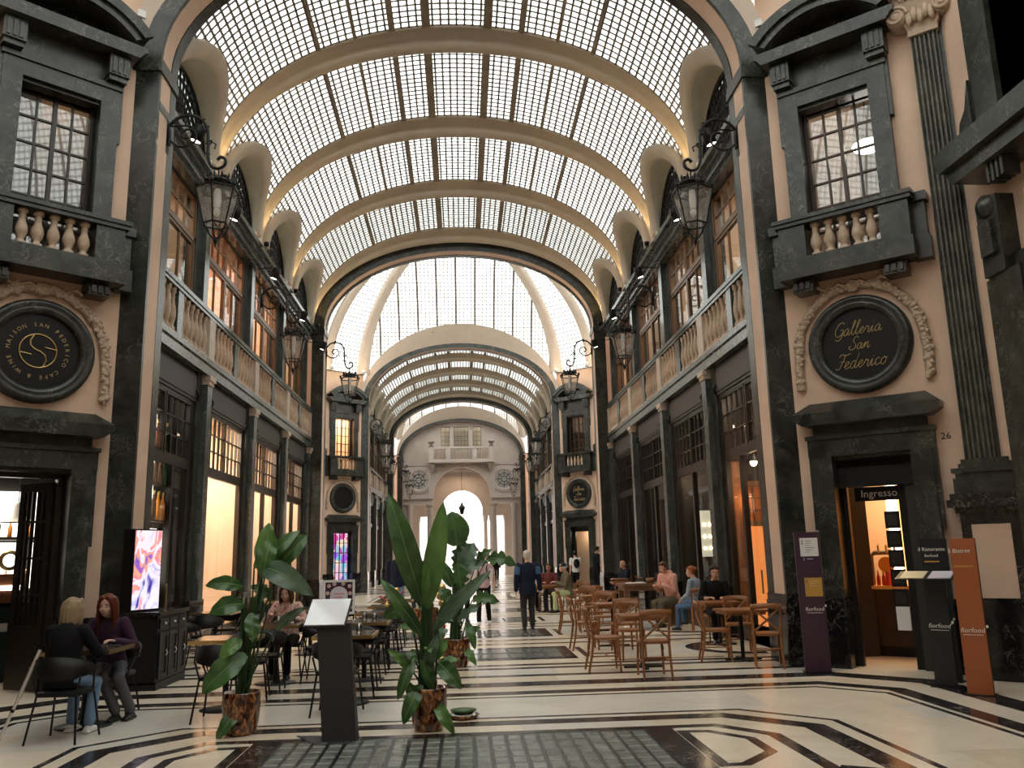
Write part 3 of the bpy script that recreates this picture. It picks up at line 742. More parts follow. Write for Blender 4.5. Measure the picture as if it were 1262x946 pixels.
# ---- lateral walls and back of the near rotunda
def lateral(s, cy, hd, near):
    X = s*7.0; nm = ('near' if near else 'second')
    w = struct('wall_lateral_'+('right' if s > 0 else 'left')+('' if near else '_far'), (X,cy,0), -s*pi/2, 'side wall of the '+nm+' rotunda')
    h = hd-1.45; p = 3.8
    mb = MB(); mb.box(-h,-p-.1,0,.3,0,10.9); mb.box(p+.1,h,0,.3,0,10.9); mb.box(-p-.1,p+.1,0,.3,5.2,6.5); mb.box(-p-.1,p+.1,0,.3,9.6,10.9); mb.build('stucco_panel','stucco',w)
    for q in (1,-1):
        m = MB(); m.box(*sorted((q*p,q*(p+.75))),-.14,.4,.95,5.0); m.box(*sorted((q*p,q*(p+.5))),-.2,.4,.95,5.0); m.box(*sorted((q*p,q*(p+.12))),-.1,.4,.95,5.0); m.build('portal_jamb','green_marble',w)
        m = MB(); m.box(*sorted((q*(p-.04),q*(p+.8))),-.26,.4,0,.95); m.build('portal_plinth','black_marble',w)
        m = MB(); m.box(*sorted((q*(p-.1),q*(p+.5))),-.16,.3,6.8,9.6); m.box(*sorted((q*(p-.1),q*(p+.34))),-.24,.3,6.8,9.6)
        m.prism([(q*(p+.5),6.8),(q*(p+.78),6.8),(q*(p+.82),7.05),(q*(p+.76),7.25),(q*(p+.62),7.38),(q*(p+.5),7.75)],-.2,0); m.build('window_jamb','green_marble',w)
        m = MB(); m.lathe([(0,-.34),(.08,-.33),(.1,-.3),(.15,-.28),(.18,0)],16,(q*(p+.42),0,5.9),True,'y'); m.box(*sorted((q*(p+.2),q*(p+.62))),-.24,0,5.0,6.0); m.box(*sorted((q*(p+.3),q*(p+.55))),-.3,0,5.25,5.7); m.build('portal_console','green_marble',w)
        m = MB()
        for k in range(4): m.box(*sorted((q*(p+.0-.09*k),q*(p+.05-.09*k))),-.42,-.2,6.05,6.3)
        m.build('cornice_block','green_marble',w)
        m = MB(); r_ = random.Random(4)
        for k in range(16): m.ell((q*(p-.25-.07*(k%6)),-.12,5.85-.11*(k//6)+.03*sin(k*2)),(.06,.08,.07),7,5)
        m.build('carved_garland','terracotta_stone',w)
    m = MB(); m.box(-p,p,-.16,.3,4.6,5.0); m.box(-p-.75,p+.75,-.1,.3,5.0,5.2); m.build('portal_lintel','green_marble',w)
    m = MB(); m.prism([(-p-.62,6.3),(p+.62,6.3),(p+.72,6.42),(p+.74,6.5),(-p-.74,6.5),(-p-.72,6.42)],-.5,.1); m.prism([(-p-.75,6.5),(p+.75,6.5),(p+.82,6.66),(p+.84,6.8),(-p-.84,6.8),(-p-.82,6.66)],-.6,.1); m.build('portal_cornice','green_marble',w)
    m = MB(); m.box(-h,h,1.2,1.3,0,10.9); m.box(-h-.1,-h,0,1.3,0,10.9); m.box(h,h+.1,0,1.3,0,10.9); m.box(-h,h,.3,1.3,10.8,10.95); m.build('room_back','interior_dark',w)
    return w
for s in (1,-1): lateral(s,5.6,6.75,True); lateral(s,35.9,6.77,False)
def back_wall():
    w = struct('wall_back',label='plain stucco walls behind the viewer')
    for s in (1,-1):
        MB().hexa([(s*7.0,.35,0),(s*4.7,-1.65,0),(s*4.9,-1.9,0),(s*7.2,.1,0)],[(s*7.0,.35,10.9),(s*4.7,-1.65,10.9),(s*4.9,-1.9,10.9),(s*7.2,.1,10.9)]).build('stucco_panel','stucco',w)
        MB().box(*sorted((s*4.6,s*5.0)),-5,-1.6,0,9.6).build('side_panel','stucco',w)
    MB().box(-5,5,-5.2,-5,0,9.6).build('end_panel','stucco',w)
    MB().box(-5,5,-5.2,-1.2,9.55,9.7).build('passage_ceiling','stucco',w)
    # wall over the passage, following the dome foot
    MB().box(-5.05,5.05,-1.3,-1.15,9.6,13.2).build('upper_panel','dome_stucco',w)
back_wall()
def ring_wall():
    # upper canted walls of the second and far rotundas toward the viewer stay behind the piers; close the far rotunda's sides
    for s,nm in ((1,'wall_court_right'),(-1,'wall_court_left')):
        w = struct(nm,(s*5.3,63,0),0,'side wall before the street front')
        MB().box(*sorted((0,s*.3)),-4.1,4.2,0,10.95).build('marble_panel','dome_stucco',w)
        MB().box(*sorted((-s*.05,s*.1)),-4.1,4.2,5.3,5.65).build('marble_band','grey_marble',w); MB().box(*sorted((-s*.02,s*.1)),-4.1,4.2,0,5.3).build('marble_base','green_marble',w)
ring_wall()
# ---- arm walls: shops below, balustrade, upper windows, cornice. local x to the viewer's right, y into the wall
def arm_wall(s, ya, bays, pitch, name, label, near):
    rz = -s*pi/2
    w = struct(name, (s*AW, ya, 0), rz, label)
    Lt = bays*pitch
    X = (lambda d: -d) if s > 0 else (lambda d: d)     # distance along the arm -> local x
    def bx(mb, d0, d1, *r): a,b = sorted((X(d0),X(d1))); return mb.box(a,b,*r)
    # long members
    m = MB(); bx(m,0,Lt,-.02,.6,5.3,5.5); bx(m,0,Lt,-.06,.6,5.5,5.6); m.build('balcony_edge','grey_marble',w)
    m = MB(); bx(m,0,Lt,0,.16,6.48,6.55); bx(m,0,Lt,-.02,.18,6.55,6.63); m.build('balustrade_rail','grey_marble',w)
    m = MB(); bx(m,0,Lt,.12,.7,8.95,9.05); bx(m,0,Lt,.05,.7,9.05,9.2); bx(m,0,Lt,-.02,.7,9.2,9.3); bx(m,0,Lt,-.1,.7,9.3,9.42); m.build('upper_cornice','grey_marble',w)
    m = MB(); bx(m,0,Lt,.1,.3,9.36,9.46); m.build('cornice_ledge','stucco',w)
    m = MB(); bx(m,0,Lt,.55,.75,5.3,5.62); bx(m,0,Lt,.5,1.0,5.56,5.62); m.build('balcony_floor','grey_marble',w)
    m = MB(); bx(m,0,Lt,.28,.5,4.75,5.3); m.build('shop_lintel','fascia_brown',w)
    # wall strips between the lunette windows
    wall = MB()
    for b in range(bays+1):
        c = b*pitch; a0,a1 = max(0,c-.42),min(Lt,c+.42)
        m = MB(); bx(m,a0,a1,.12,.28,0.95,5.3); m.build('shop_pier','green_marble',w)
        m = MB(); bx(m,max(0,c-.45),min(Lt,c+.45),.06,.3,0,.95); m.build('pier_plinth','black_marble',w)
        a0,a1 = max(0,c-.4),min(Lt,c+.4)
        m = MB(); bx(m,a0,a1,.3,.55,5.62,8.95); m.build('upper_pier','green_marble',w)
        m = MB(); bx(m,max(0,c-.15),min(Lt,c+.15),.18,.32,5.62,8.95); m.build('upper_pilaster','grey_marble',w)
        m = MB(); bx(m,max(0,c-.15),min(Lt,c+.15),0.0,.16,0.95,5.12); m.build('shop_pilaster','grey_marble',w)
        m = MB(); bx(m,max(0,c-.2),min(Lt,c+.2),-.06,.14,5.2,5.3); bx(m,max(0,c-.17),min(Lt,c+.17),-.03,.14,5.12,5.2); m.build('pilaster_cap','cap_stone',w)
        m = MB(); bx(m,max(0,c-.19),min(Lt,c+.19),.0,.17,5.62,6.48); m.build('balustrade_die','cap_stone',w)
        m = MB(); bx(m,max(0,c-.62),min(Lt,c+.3),.0,.62,9.42,9.7); m.build('rib_springer','rib_cream',w)
        wall = MB(); bx(wall,max(0,c-.45),min(Lt,c+.45),.16,.26,9.42,11.2); wall.build('lunette_pier','stucco',w)
    low = MB()
    for b in range(bays):
        c = (b+.5)*pitch; x = X(c); h = pitch/2-.42
        # fascia board with its two end scrolls
        m = MB(); m.box(x-h,x+h,.14,.3,4.72,5.28); m.box(x-h+.04,x+h-.04,.12,.15,4.78,5.22); m.build('fascia_board','fascia_brown',w)
        for q in (1,-1): MB().tube([(x+q*(h-.03),.12,4.95),(x+q*(h-.05),.06,4.85),(x+q*(h-.03),.1,4.74)],.025,5).build('fascia_scroll','iron',w)
        MB().box(x-.14,x+.14,0.02,.16,5.62,6.48).build('balustrade_die','grey_marble',w)
        for q in (1,-1):
            n = 6; span0 = .14; span1 = pitch/2-.19
            for i in range(n):
                px = x+q*(span0+(span1-span0)*(i+.5)/n)
                if near: put('baluster',BALME,w,(px,.08,5.66),scale=(.82,.82,1.62))
                else: low.lathe([(r*.82,z*1.62+5.66) for r,z in BAL[1:-1:2]],6,(px,.08,0))
            MB().box(x+q*(span0+span1)/2-(span1-span0)/2,x+q*(span0+span1)/2+(span1-span0)/2,.0,.16,5.62,5.67).build('baluster_plinth','cap_stone',w)
    if low.v: stuff(low.build('balusters','terracotta_stone',w))
    return w, X, rz
WN = [10]
def window_struct(loc, rz, label):
    WN[0] += 1; return struct('window_%d' % WN[0], loc, rz, label)
def shopfront(s, ya, b, pitch, style, near, label):
    """recessed shop front with a barred transom light over tall panes"""
    rz = -s*pi/2; y = ya+(b+.5)*pitch
    w = window_struct((s*AW, y, 0), rz, label)
    h = pitch/2-.42; yy = .22; d = 'dark_wood'
    m = MB(); m.box(-h,h,yy-.05,yy+.05,4.66,4.75); m.box(-h,-h+.12,yy-.05,yy+.05,0,4.66); m.box(h-.12,h,yy-.05,yy+.05,0,4.66); m.box(-h+.12,h-.12,yy-.04,yy+.04,3.38,3.54); m.box(-h+.12,h-.12,yy-.04,yy+.04,0,.32)
    m.build('shop_frame',d,w)
    if near:
        for q in (-1,1):
            x0,x1 = sorted((q*.03,q*(h-.12))); sash('transom_light',w,x0,x1,3.54,4.66,4,3,yy,d,'shop_glass',.025,.035)
    else: sash('transom_light',w,-h+.12,h-.12,3.54,4.66,4,2,yy,d,'shop_glass',.03,.04)
    # tall panes and mullions
    div = {'wide':[(-h+.12,h-.12)],'two':[(-h+.12,0),(0,h-.12)],'door':[(-h+.12,-.5),(-.5,.5),(.5,h-.12)]}[style]
    for x0,x1 in div:
        f = MB(); f.box(x0,x0+.05,yy-.05,yy+.05,.32,3.38); f.box(x1-.05,x1,yy-.05,yy+.05,.32,3.38); f.build('mullion',d,w)
        MB().add([(x0+.05,yy,.32),(x1-.05,yy,.32),(x1-.05,yy,3.38),(x0+.05,yy,3.38)],[(0,1,2,3)]).build('pane','shop_glass',w)
    if style == 'door':
        f = MB(); f.box(-.45,.45,yy-.04,yy+.04,.0,.32); f.build('kick_plate',d,w)
        MB().tube([(.36,yy-.1,.9),(.36,yy-.1,1.3)],.015,6).build('door_handle','brass',w)
    return w
def upper_window(s, ya, b, pitch, near, label, mat='window_brown'):
    rz = -s*pi/2; y = ya+(b+.5)*pitch; w = window_struct((s*AW,y,0),rz,label); h = pitch/2-.4; yy = .38
    m = MB(); m.box(-h,h,yy-.06,yy+.06,8.0,8.1); m.box(-h,-h+.07,yy-.06,yy+.06,5.62,8.95); m.box(h-.07,h,yy-.06,yy+.06,5.62,8.95); m.build('window_post',mat,w)
    for q in (-1,1):
        x0,x1 = sorted((q*.03,q*(h-.07)))
        sash('transom_light',w,x0,x1,8.1,8.93,3 if near else 2,2,yy,mat,'shop_glass',.03,.04)
        x0,x1 = sorted((q*.0,q*(h-.07))); sash('casement',w,x0,x1,5.64,8.0,2 if near else 1,1,yy,mat,'shop_glass' if q < 0 else 'reflecting_glass',.04,.06)
    return w
def interior(s, ya, b, pitch, level, wallmat, depth, power, color, label, lampz=None, span=1, shelf=None):
    rz = -s*pi/2; y = ya+(b+span/2)*pitch; h = span*pitch/2-.05; z0,z1 = ((.0,4.9) if level == 0 else (5.63,9.2))
    WN[0] += 1
    w = struct('room_%s' % ('shop' if level == 0 else 'upper'), (s*AW,y,0), rz, label)
    m = MB(); m.box(-h,h,depth,depth+.1,z0,z1); m.box(-h,-h+.06,.29,depth,z0,z1); m.box(h-.06,h,.29,depth,z0,z1); m.build('room_wall',wallmat,w)
    MB().box(-h,h,.28,depth,z1,z1+.08).build('room_ceiling','ceiling_board',w)
    if level == 1: MB().box(-h,h,1.0,depth,z0-.05,z0).build('room_floor','dark_wood',w)
    if power:
        a = math.atan2(0,1); dx = 0
        loc = Matrix.Rotation(rz,4,'Z') @ Vector((0,(depth+.6)/2,(lampz or z1)-.12)); 
        lamp('AREA',(loc.x+s*AW,loc.y+y,loc.z),power,color,1.2,1.0,(0,0,0),'shop_lamp')
        MB().box(-.6,.6,(depth+.6)/2-.5,(depth+.6)/2+.5,z1-.05,z1-.01).build('ceiling_lamp','lit_panel',w)
    return w
for s,side in ((1,'right'),(-1,'left')):
    arm_wall(s,13.1,4,3.8325,'wall_'+side,'shop wall with balustraded gallery, near arm',True)
    arm_wall(s,43.42,4,3.6775,'wall_far_'+side,'shop wall with balustraded gallery, far arm',False)
WARM = (1,.74,.48); PALE = (1,.86,.68)
LS = ['door','wide','two','two']; RS = ['door','two','two','two']
for b in range(4):
    shopfront(-1,13.1,b,3.8325,LS[b],True,'dark shop front with barred transom, '+['beside the black cabinet','showing a bare lit wall','third from the near arch, left side','last before the second rotunda, left side'][b])
    shopfront(1,13.1,b,3.8325,RS[b],True,'dark shop front with barred transom, '+['behind the man in black','behind the woman in denim','third from the near arch, right side','last before the second rotunda, right side'][b])
    upper_window(-1,13.1,b,3.8325,True,'brown gallery window above the left shops, number %s from the near arch' % ['one','two','three','four'][b])
    upper_window(1,13.1,b,3.8325,True,'brown gallery window above the right shops, number %s from the near arch' % ['one','two','three','four'][b])
    shopfront(-1,43.42,b,3.6775,'two',False,'distant left shop front, number %s in the far arm' % ['one','two','three','four'][b])
    shopfront(1,43.42,b,3.6775,'two',False,'distant right shop front, number %s in the far arm' % ['one','two','three','four'][b])
    upper_window(-1,43.42,b,3.6775,False,'distant left gallery window, number %s in the far arm' % ['one','two','three','four'][b])
    upper_window(1,43.42,b,3.6775,False,'distant right gallery window, number %s in the far arm' % ['one','two','three','four'][b])
interior(-1,13.1,0,3.8325,0,'interior_dark',1.25,12,PALE,'dark shop room with bottle shelves')
interior(-1,13.1,1,3.8325,0,'interior_cream',1.5,330,(1,.8,.6),'lit shop room with bare cream walls')
interior(-1,13.1,2,3.8325,0,'interior_cream',1.5,240,(1,.8,.6),'lit shop room, third on the left')
interior(-1,13.1,3,3.8325,0,'interior_cream',1.5,200,PALE,'lit shop room, last on the left')
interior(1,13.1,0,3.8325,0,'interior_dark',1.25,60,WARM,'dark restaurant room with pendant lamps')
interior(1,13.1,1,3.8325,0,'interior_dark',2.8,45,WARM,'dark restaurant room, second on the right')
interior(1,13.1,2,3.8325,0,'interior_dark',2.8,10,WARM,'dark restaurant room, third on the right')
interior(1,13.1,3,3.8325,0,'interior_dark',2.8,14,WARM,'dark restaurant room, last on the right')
for b,p,c in ((0,45,WARM),(1,110,(1,.6,.4)),(2,110,(1,.66,.42)),(3,60,WARM)): interior(-1,13.1,b,3.8325,1,'interior_cream',2.6,p,c,'upper room behind the left gallery')
for b,p,c in ((0,35,PALE),(1,25,PALE),(2,25,PALE),(3,35,WARM)): interior(1,13.1,b,3.8325,1,'interior_cream',2.6,p,c,'upper room behind the right gallery')
for s in (1,-1):
    interior(s,43.42,0,3.6775,0,'interior_cream',2.2,110 if s < 0 else 30,WARM,'shop rooms of the far arm',span=4)
    interior(s,43.42,0,3.6775,1,'interior_cream',2.2,110 if s < 0 else 40,WARM,'upper rooms of the far arm',span=4)
# ---- street front with balcony, rose windows and open portico
def facade():
    w = struct('wall_street_front',(0,68,0),0,'pale stone street front with arch, balcony and rose windows')
    n = 24; R = 2.3; zs = 6.35
    m = MB(); out = [(-5.2,zs),(-5.2,12.6),(5.2,12.6),(5.2,zs)]
    hole = arc(0,zs,R,R,pi,0,n)
    # upper wall split around the arch and the three windows
    m.box(-5.2,5.2,0,.5,11.95,13.2); m.box(-5.2,-1.62,0,.5,8.75,11.95); m.box(1.62,5.2,0,.5,8.75,11.95); m.box(-1.62,1.62,0,.5,8.75,10.05)
    for x in (-.76,.76): m.box(x-.17,x+.17,0,.5,10.05,11.95)
    m.build('stone_panel','facade_stone',w)
    for s in (1,-1):
        a = [(s*x,z) for x,z in arc(0,zs,R,R,0,pi/2,n)]
        poly = a+[(0,8.8),(s*5.2,8.8),(s*5.2,zs)]
        MB().prism(poly if s < 0 else poly[::-1],0,.5).build('spandrel','facade_stone',w)
        rings = MB().lathe([(.72,-.02),(.8,-.1),(.95,-.1),(1.0,-.05),(1.05,-.09),(1.12,0)],28,(s*3.42,0,7.65),True,'y'); rings.build('rose_ring','facade_stone',w)
        g = MB().lathe([(0,-.01),(.73,-.01)],24,(s*3.42,0,7.65),False,'y'); g.build('rose_pane','rose_glass',w)
        b = MB()
        for k in range(8):
            t = 2*pi*k/8; b.tube([(s*3.42+.22*cos(t),-.03,7.65+.22*sin(t)),(s*3.42+.73*cos(t),-.03,7.65+.73*sin(t))],.025,4)
        for r in (.22,.48): b.tube([(s*3.42+r*cos(2*pi*k/16),-.03,7.65+r*sin(2*pi*k/16)) for k in range(17)],.025,4)
        b.build('rose_tracery','iron',w)
        m = MB(); m.box(*sorted((s*2.3,s*5.2)),-.12,.55,5.7,5.85); m.box(*sorted((s*2.28,s*5.2)),-.25,.6,6.15,6.35); m.box(*sorted((s*2.35,s*5.2)),-.06,.55,5.85,6.15); m.build('entablature','facade_stone',w)
        # column, half columns and side pier
        for x in (2.55,):
            c = MB(); c.lathe([(.26,0),(.26,.1),(.3,.12),(.3,.2),(.24,.28),(.235,.4),(.23,2.),(.2,5.3),(.24,5.36),(.2,5.4),(.22,5.5),(.3,5.55),(.3,5.7)],18,(s*x,.25,0)); c.build('column','facade_stone',w)
        MB().box(*sorted((s*4.0,s*5.2)),0,.6,0,5.7).build('side_pier','facade_stone',w)
        c = MB(); c.lathe([(.22,0),(.22,.3),(.19,.4),(.17,5.2),(.22,5.4),(.24,5.7)],16,(s*4.1,-.35,0)); c.build('column','facade_stone',w)
    ring(MB(),arc(0,zs,R,R,0,pi,n),arc(0,zs,R+.4,R+.4,0,pi,n),-.12,0,True).build('archivolt','facade_stone',w)
    # balcony
    m = MB(); m.box(-2.62,2.62,-1.0,0,8.95,9.12); m.box(-2.55,2.55,-.95,0,9.12,9.2); m.build('balcony_slab','facade_stone',w)
    m = MB(); m.box(-2.6,2.6,-.98,-.75,10.05,10.2); m.build('balcony_rail','facade_stone',w)
    for x in (-2.4,-1.05,1.05,2.4): MB().box(x-.17,x+.17,-.96,-.74,9.2,10.05).build('balcony_die','facade_stone',w)
    for x0,x1 in ((-2.2,-1.25),(-.85,.85),(1.25,2.2)):
        k = int((x1-x0)/.19)
        for i in range(k): put('baluster',BALLO,w,(x0+(i+.5)*(x1-x0)/k,-.85,9.2),scale=(.8,.8,1.7))
    for s in (1,-1):
        m = MB(); m.tube([(s*2.3,-.6,8.95),(s*2.3,-.4,8.7),(s*2.3,-.15,8.5),(s*2.3,-.08,8.2)],[.2,.18,.13,.06],6); m.build('balcony_console','facade_stone',w)
        MB().lathe([(.0,0),(.18,0),(.2,.08),(.08,.14),(.2,.3),(.26,.36),(.26,.42),(0,.42)],12,(s*2.4,-.85,10.2)).build('urn','steel_bar',w)
    m = MB(); m.ell((0,-.12,8.75),(.5,.15,.22),12,8); m.build('keystone','facade_stone',w)
    for i,(x,hw) in enumerate(((-1.27,.35),(0,.58),(1.27,.35))):
        g = struct('window_%d' % (60+i),(x,68,0),0,'street front window above the balcony, '+['left light','wide middle light','right light'][i])
        sash('frame',g,-hw,hw,10.05,11.95,2 if hw < .5 else 4,5,.25,'steel_bar','shop_glass',.03,.04)
    bk = MB().box(-1.9,1.9,.9,1.0,9.8,12.2).build('room_back','lunette_shell',w)
    # portico behind the front: side walls, ceiling and outer wall
    m = MB(); m.box(-5.2,5.2,.5,4.2,8.9,9.05); m.build('portico_ceiling','facade_stone',w)
    for s in (1,-1): MB().box(*sorted((s*5.0,s*5.3)),.5,4.6,0,9).build('portico_side','facade_stone',w)
    R2 = 1.75; z2 = 5.35; m = MB(); y0,y1 = 4.2,4.6
    for s in (1,-1):
        poly = [(s*x,z) for x,z in arc(0,z2,R2,R2,0,pi/2,16)]+[(0,9.0),(s*5.2,9.0),(s*5.2,z2)]
        MB().prism(poly if s < 0 else poly[::-1],y0,y1).build('outer_spandrel','facade_stone',w)
        MB().box(*sorted((s*1.75,s*5.2)),y0,y1,4.95,z2).build('outer_lintel','facade_stone',w)
        MB().box(*sorted((s*3.75,s*5.2)),y0,y1,0,4.95).build('outer_pier','facade_stone',w)
        for x in (1.98,2.5,3.7): MB().lathe([(.2,0),(.2,.25),(.17,.35),(.15,4.5),(.2,4.6),(.22,4.95)],14,(s*x,4.4,0)).build('column','facade_stone',w)
    for y in (1.6,2.8): MB().box(-5,5,y,y+.25,8.55,8.9).build('ceiling_beam','facade_stone',w)
    l = thing('hanging_lantern','lantern hanging in the street arch','lantern',(0,70.2,5.0))
    m = MB(); m.lathe([(.12,0),(.26,.5),(.3,.55),(.12,.75),(.05,.95),(0,1.)],6,smooth=False); m.build('cage','iron',l); MB().tube([(0,0,.95),(0,0,3.9)],.02,5).build('chain','iron',l)
    lamp('AREA',(0,70.4,8.4),60,WARM,2.,1.5,(0,0,0),'portico_lamp')
    return w
m_,nt_,bs_ = _nodes('rose_glass'); bs_.inputs['Roughness'].default_value = .2; bs_.inputs['Base Color'].default_value = (.5,.48,.47,1)
facade()
def street():
    g = struct('ground',(0,0,0),0,'pale street paving outside')
    MB().box(-40,40,75,140,-.25,-.05).build('paving','floor_grey',g)
    b = thing('building','pale pink building across the street beyond the arch','building',(0,118,0))
    MB().box(-30,30,0,10,0,7.5).build('wall','street_wall',b)
    for i in range(14):
        f = MB().box(-19.8+i*3-.6,-19.8+i*3+.6,-.1,.05,1,3.6).build('window','facade_stone',b)
plain('street_wall',(.75,.6,.58),.8)
street()
# ================================================================== rooms behind the canted walls
def local(frame, x, y, z):
    w,o,rz = frame; v = Matrix.Rotation(rz,4,'Z') @ Vector((x,y,z)); return Vector((v.x+o[0], v.y+o[1], v.z))
plain('counter_teal',(.02,.045,.05),.4); plain('copper',(.6,.25,.12),.3,.8); plain('bottle_green',(.03,.12,.04),.15); plain('bottle_brown',(.12,.045,.015),.15)
plain('paper_white',(.8,.78,.76),.6); plain('fruit_orange',(.9,.32,.03),.5); plain('drink_red',(.6,.05,.03),.4); plain('flower_pink',(.7,.15,.3),.6)
emit('led_white',(1,.97,.92),5); emit('bar_panel',(1,.95,.85),2.4)
def room_box(name, frame, label, x0, x1, depth, z1, wall, side=None, xb0=None, xb1=None):
    w = struct(name, frame[1], frame[2], label)
    b0 = x0 if xb0 is None else xb0; b1 = x1 if xb1 is None else xb1
    m = MB(); m.box(b0,b1,depth,depth+.1,0,z1); m.build('room_back',wall,w)
    m = MB()
    for a,b,d in ((x0,b0,-.1),(x1,b1,.1)): m.hexa([(a,.4,0),(b,depth,0),(b+d,depth,0),(a+d,.4,0)][::(1 if d < 0 else -1)],[(a,.4,z1),(b,depth,z1),(b+d,depth,z1),(a+d,.4,z1)][::(1 if d < 0 else -1)])
    m.build('room_side',side or wall,w)
    MB().box(min(x0,b0),max(x1,b1),.4,depth,z1,z1+.08).build('room_ceiling','interior_dark',w)
    return w
# upper rooms behind the pedimented windows
for fr,nm,pw,hot in ((DR,'near_right',3,True),(DL,'near_left',5,False),(DFR,'far_right',2,False),(DFL,'far_left',170,False)):
    w = struct('room_upper',fr[1],fr[2],'room behind the pedimented window'); WN[0] += 1
    m = MB(); m.box(-1.0,1.0,1.8,1.9,5.7,9.6); m.box(-1.1,-1.0,.4,1.8,5.7,9.6); m.box(1.0,1.1,.4,1.8,5.7,9.6); m.build('room_wall',{'near_right':'interior_beige','near_left':'curtain_grey'}.get(nm,'interior_cream'),w)
    m = MB(); m.box(-1,1,.4,1.9,9.5,9.6); m.box(-1,1,.4,1.9,5.7,5.8); m.build('room_ceiling','ceiling_board',w)
    if pw:
        p = local(fr,0,1.1,9.3); lamp('AREA',tuple(p),pw,WARM if not hot else PALE,.6,.6,(0,0,0),'room_lamp')
    if hot:
        l = thing('ceiling_lamp','bright oval ceiling lamp seen through the window on the right','lamp',tuple(local(fr,.22,.95,8.0)),fr[2])
        MB().ell((0,0,0),(.26,.26,.08),16,8).build('lamp_shade','lamp_white',l); MB().tube([(0,0,.05),(0,0,1.5)],.012,5).build('lamp_rod','iron',l)
# ---- right: restaurant entrance
plain('post_wood',(.3,.12,.04),.45,var=.2,vscale=9)
plain('interior_amber',(.75,.42,.14),.7)
def cafe():
    fr = DR
    w = room_box('room_cafe',fr,'amber lit restaurant room behind the door',-.6,1.0,3.4,3.3,'interior_amber',xb0=-1.75)
    m = MB(); m.box(-1.05,-.68,3.2,3.38,0,2.9); m.build('room_panel','interior_cream',w)
    MB().box(-.66,-.54,3.25,3.37,1.0,2.75).build('light_strip','led_white',w)
    lamp('AREA',tuple(local(fr,-.2,2.2,3.1)),70,(1,.66,.34),1.2,1.2,(0,0,0),'cafe_lamp')
    d = struct('door_1',fr[1],fr[2],'dark glazed restaurant doorway under a black awning box')
    m = MB(); m.box(-.53,.53,.22,.3,2.72,2.95); m.box(-.53,-.46,.2,.3,0,2.72); m.box(.24,.42,.2,.34,0,2.72); m.build('door_frame','black_plastic',d)
    g = MB()
    for i in range(9): g.tube([(-.46+i*.11,.25,2.74),(-.41+i*.11,.25,2.9),(-.36+i*.11,.25,2.74)],.008,4)
    g.build('grille','iron',d)
    MB().box(-.53,.53,.05,.22,2.5,2.78).build('awning_box','black_metal',d)
    m = MB(); m.box(-.38,.36,.3,.32,2.3,2.5); sg = m.build('hanging_sign','black_plastic',d); text('Ingresso',sg,(-.04,.295,2.4),.15,'paper_white')
    m = MB(); m.box(.36,.5,.1,.32,0,2.5); m.build('door_leaf','interior_dark',d)
    # menu frames fixed down the door post
    for i in range(5):
        f = MB().box(.0,.2,.3,.32,1.9-.27*i,2.14-.27*i).build('menu_frame','black_plastic',d); MB().box(.03,.17,.295,.301,1.94-.27*i,2.1-.27*i).build('menu_sheet','dark_wood' if i else 'interior_dark',f)
    MB().box(.02,.2,.295,.31,.5,.82).build('menu_sheet','paper_white',d)
    c = thing('bar_counter','dark bar counter inside the restaurant doorway','counter',tuple(local(fr,-.2,1.5,0)),fr[2])
    m = MB(); m.box(-.55,.9,0,.6,.15,1.0); m.build('counter_body','dark_wood',c); MB().box(-.6,.95,-.05,.65,1.0,1.05).build('counter_top','interior_amber',c); MB().box(-.5,.85,.05,.55,0,.15).build('plinth','black_plastic',c)
    t = thing('beer_tap','silver beer tap tower on the restaurant counter','tap',tuple(local(fr,-.38,1.75,1.05)),fr[2])
    MB().tube([(-.25,0,0),(-.25,0,.45),(-.2,0,.5),(.2,0,.5)],.035,8).build('tower','steel_bar',t)
    for i in range(3): MB().tube([(-.12+.12*i,-.03,.5),(-.12+.12*i,-.05,.62)],.016,6).build('handle','gold',t)
    f = thing('orange_display','round orange slice sign above red drinks on the counter','sign',tuple(local(fr,-.36,1.55,1.05)),fr[2])
    MB().lathe([(0,-.02),(.12,-.02),(.12,.02),(0,.02)],18,(0,0,.32),False,'y').build('disc','fruit_orange',f); MB().tube([(0,0,0),(0,0,.22)],.035,8).build('stand','drink_red',f)
    for i in range(6):
        b = thing('bottle','small red drink bottle on the restaurant counter','bottle',tuple(local(fr,-.62+.09*i,1.62+.05*(i%2),1.05)),fr[2],'red bottles on the restaurant counter')
        MB().lathe([(0,0),(.03,0),(.03,.12),(.012,.17),(.012,.22),(0,.22)],10).build('glass','drink_red',b); MB().lathe([(.014,.2),(.014,.23),(0,.23)],8).build('cap','gold',b)
cafe()
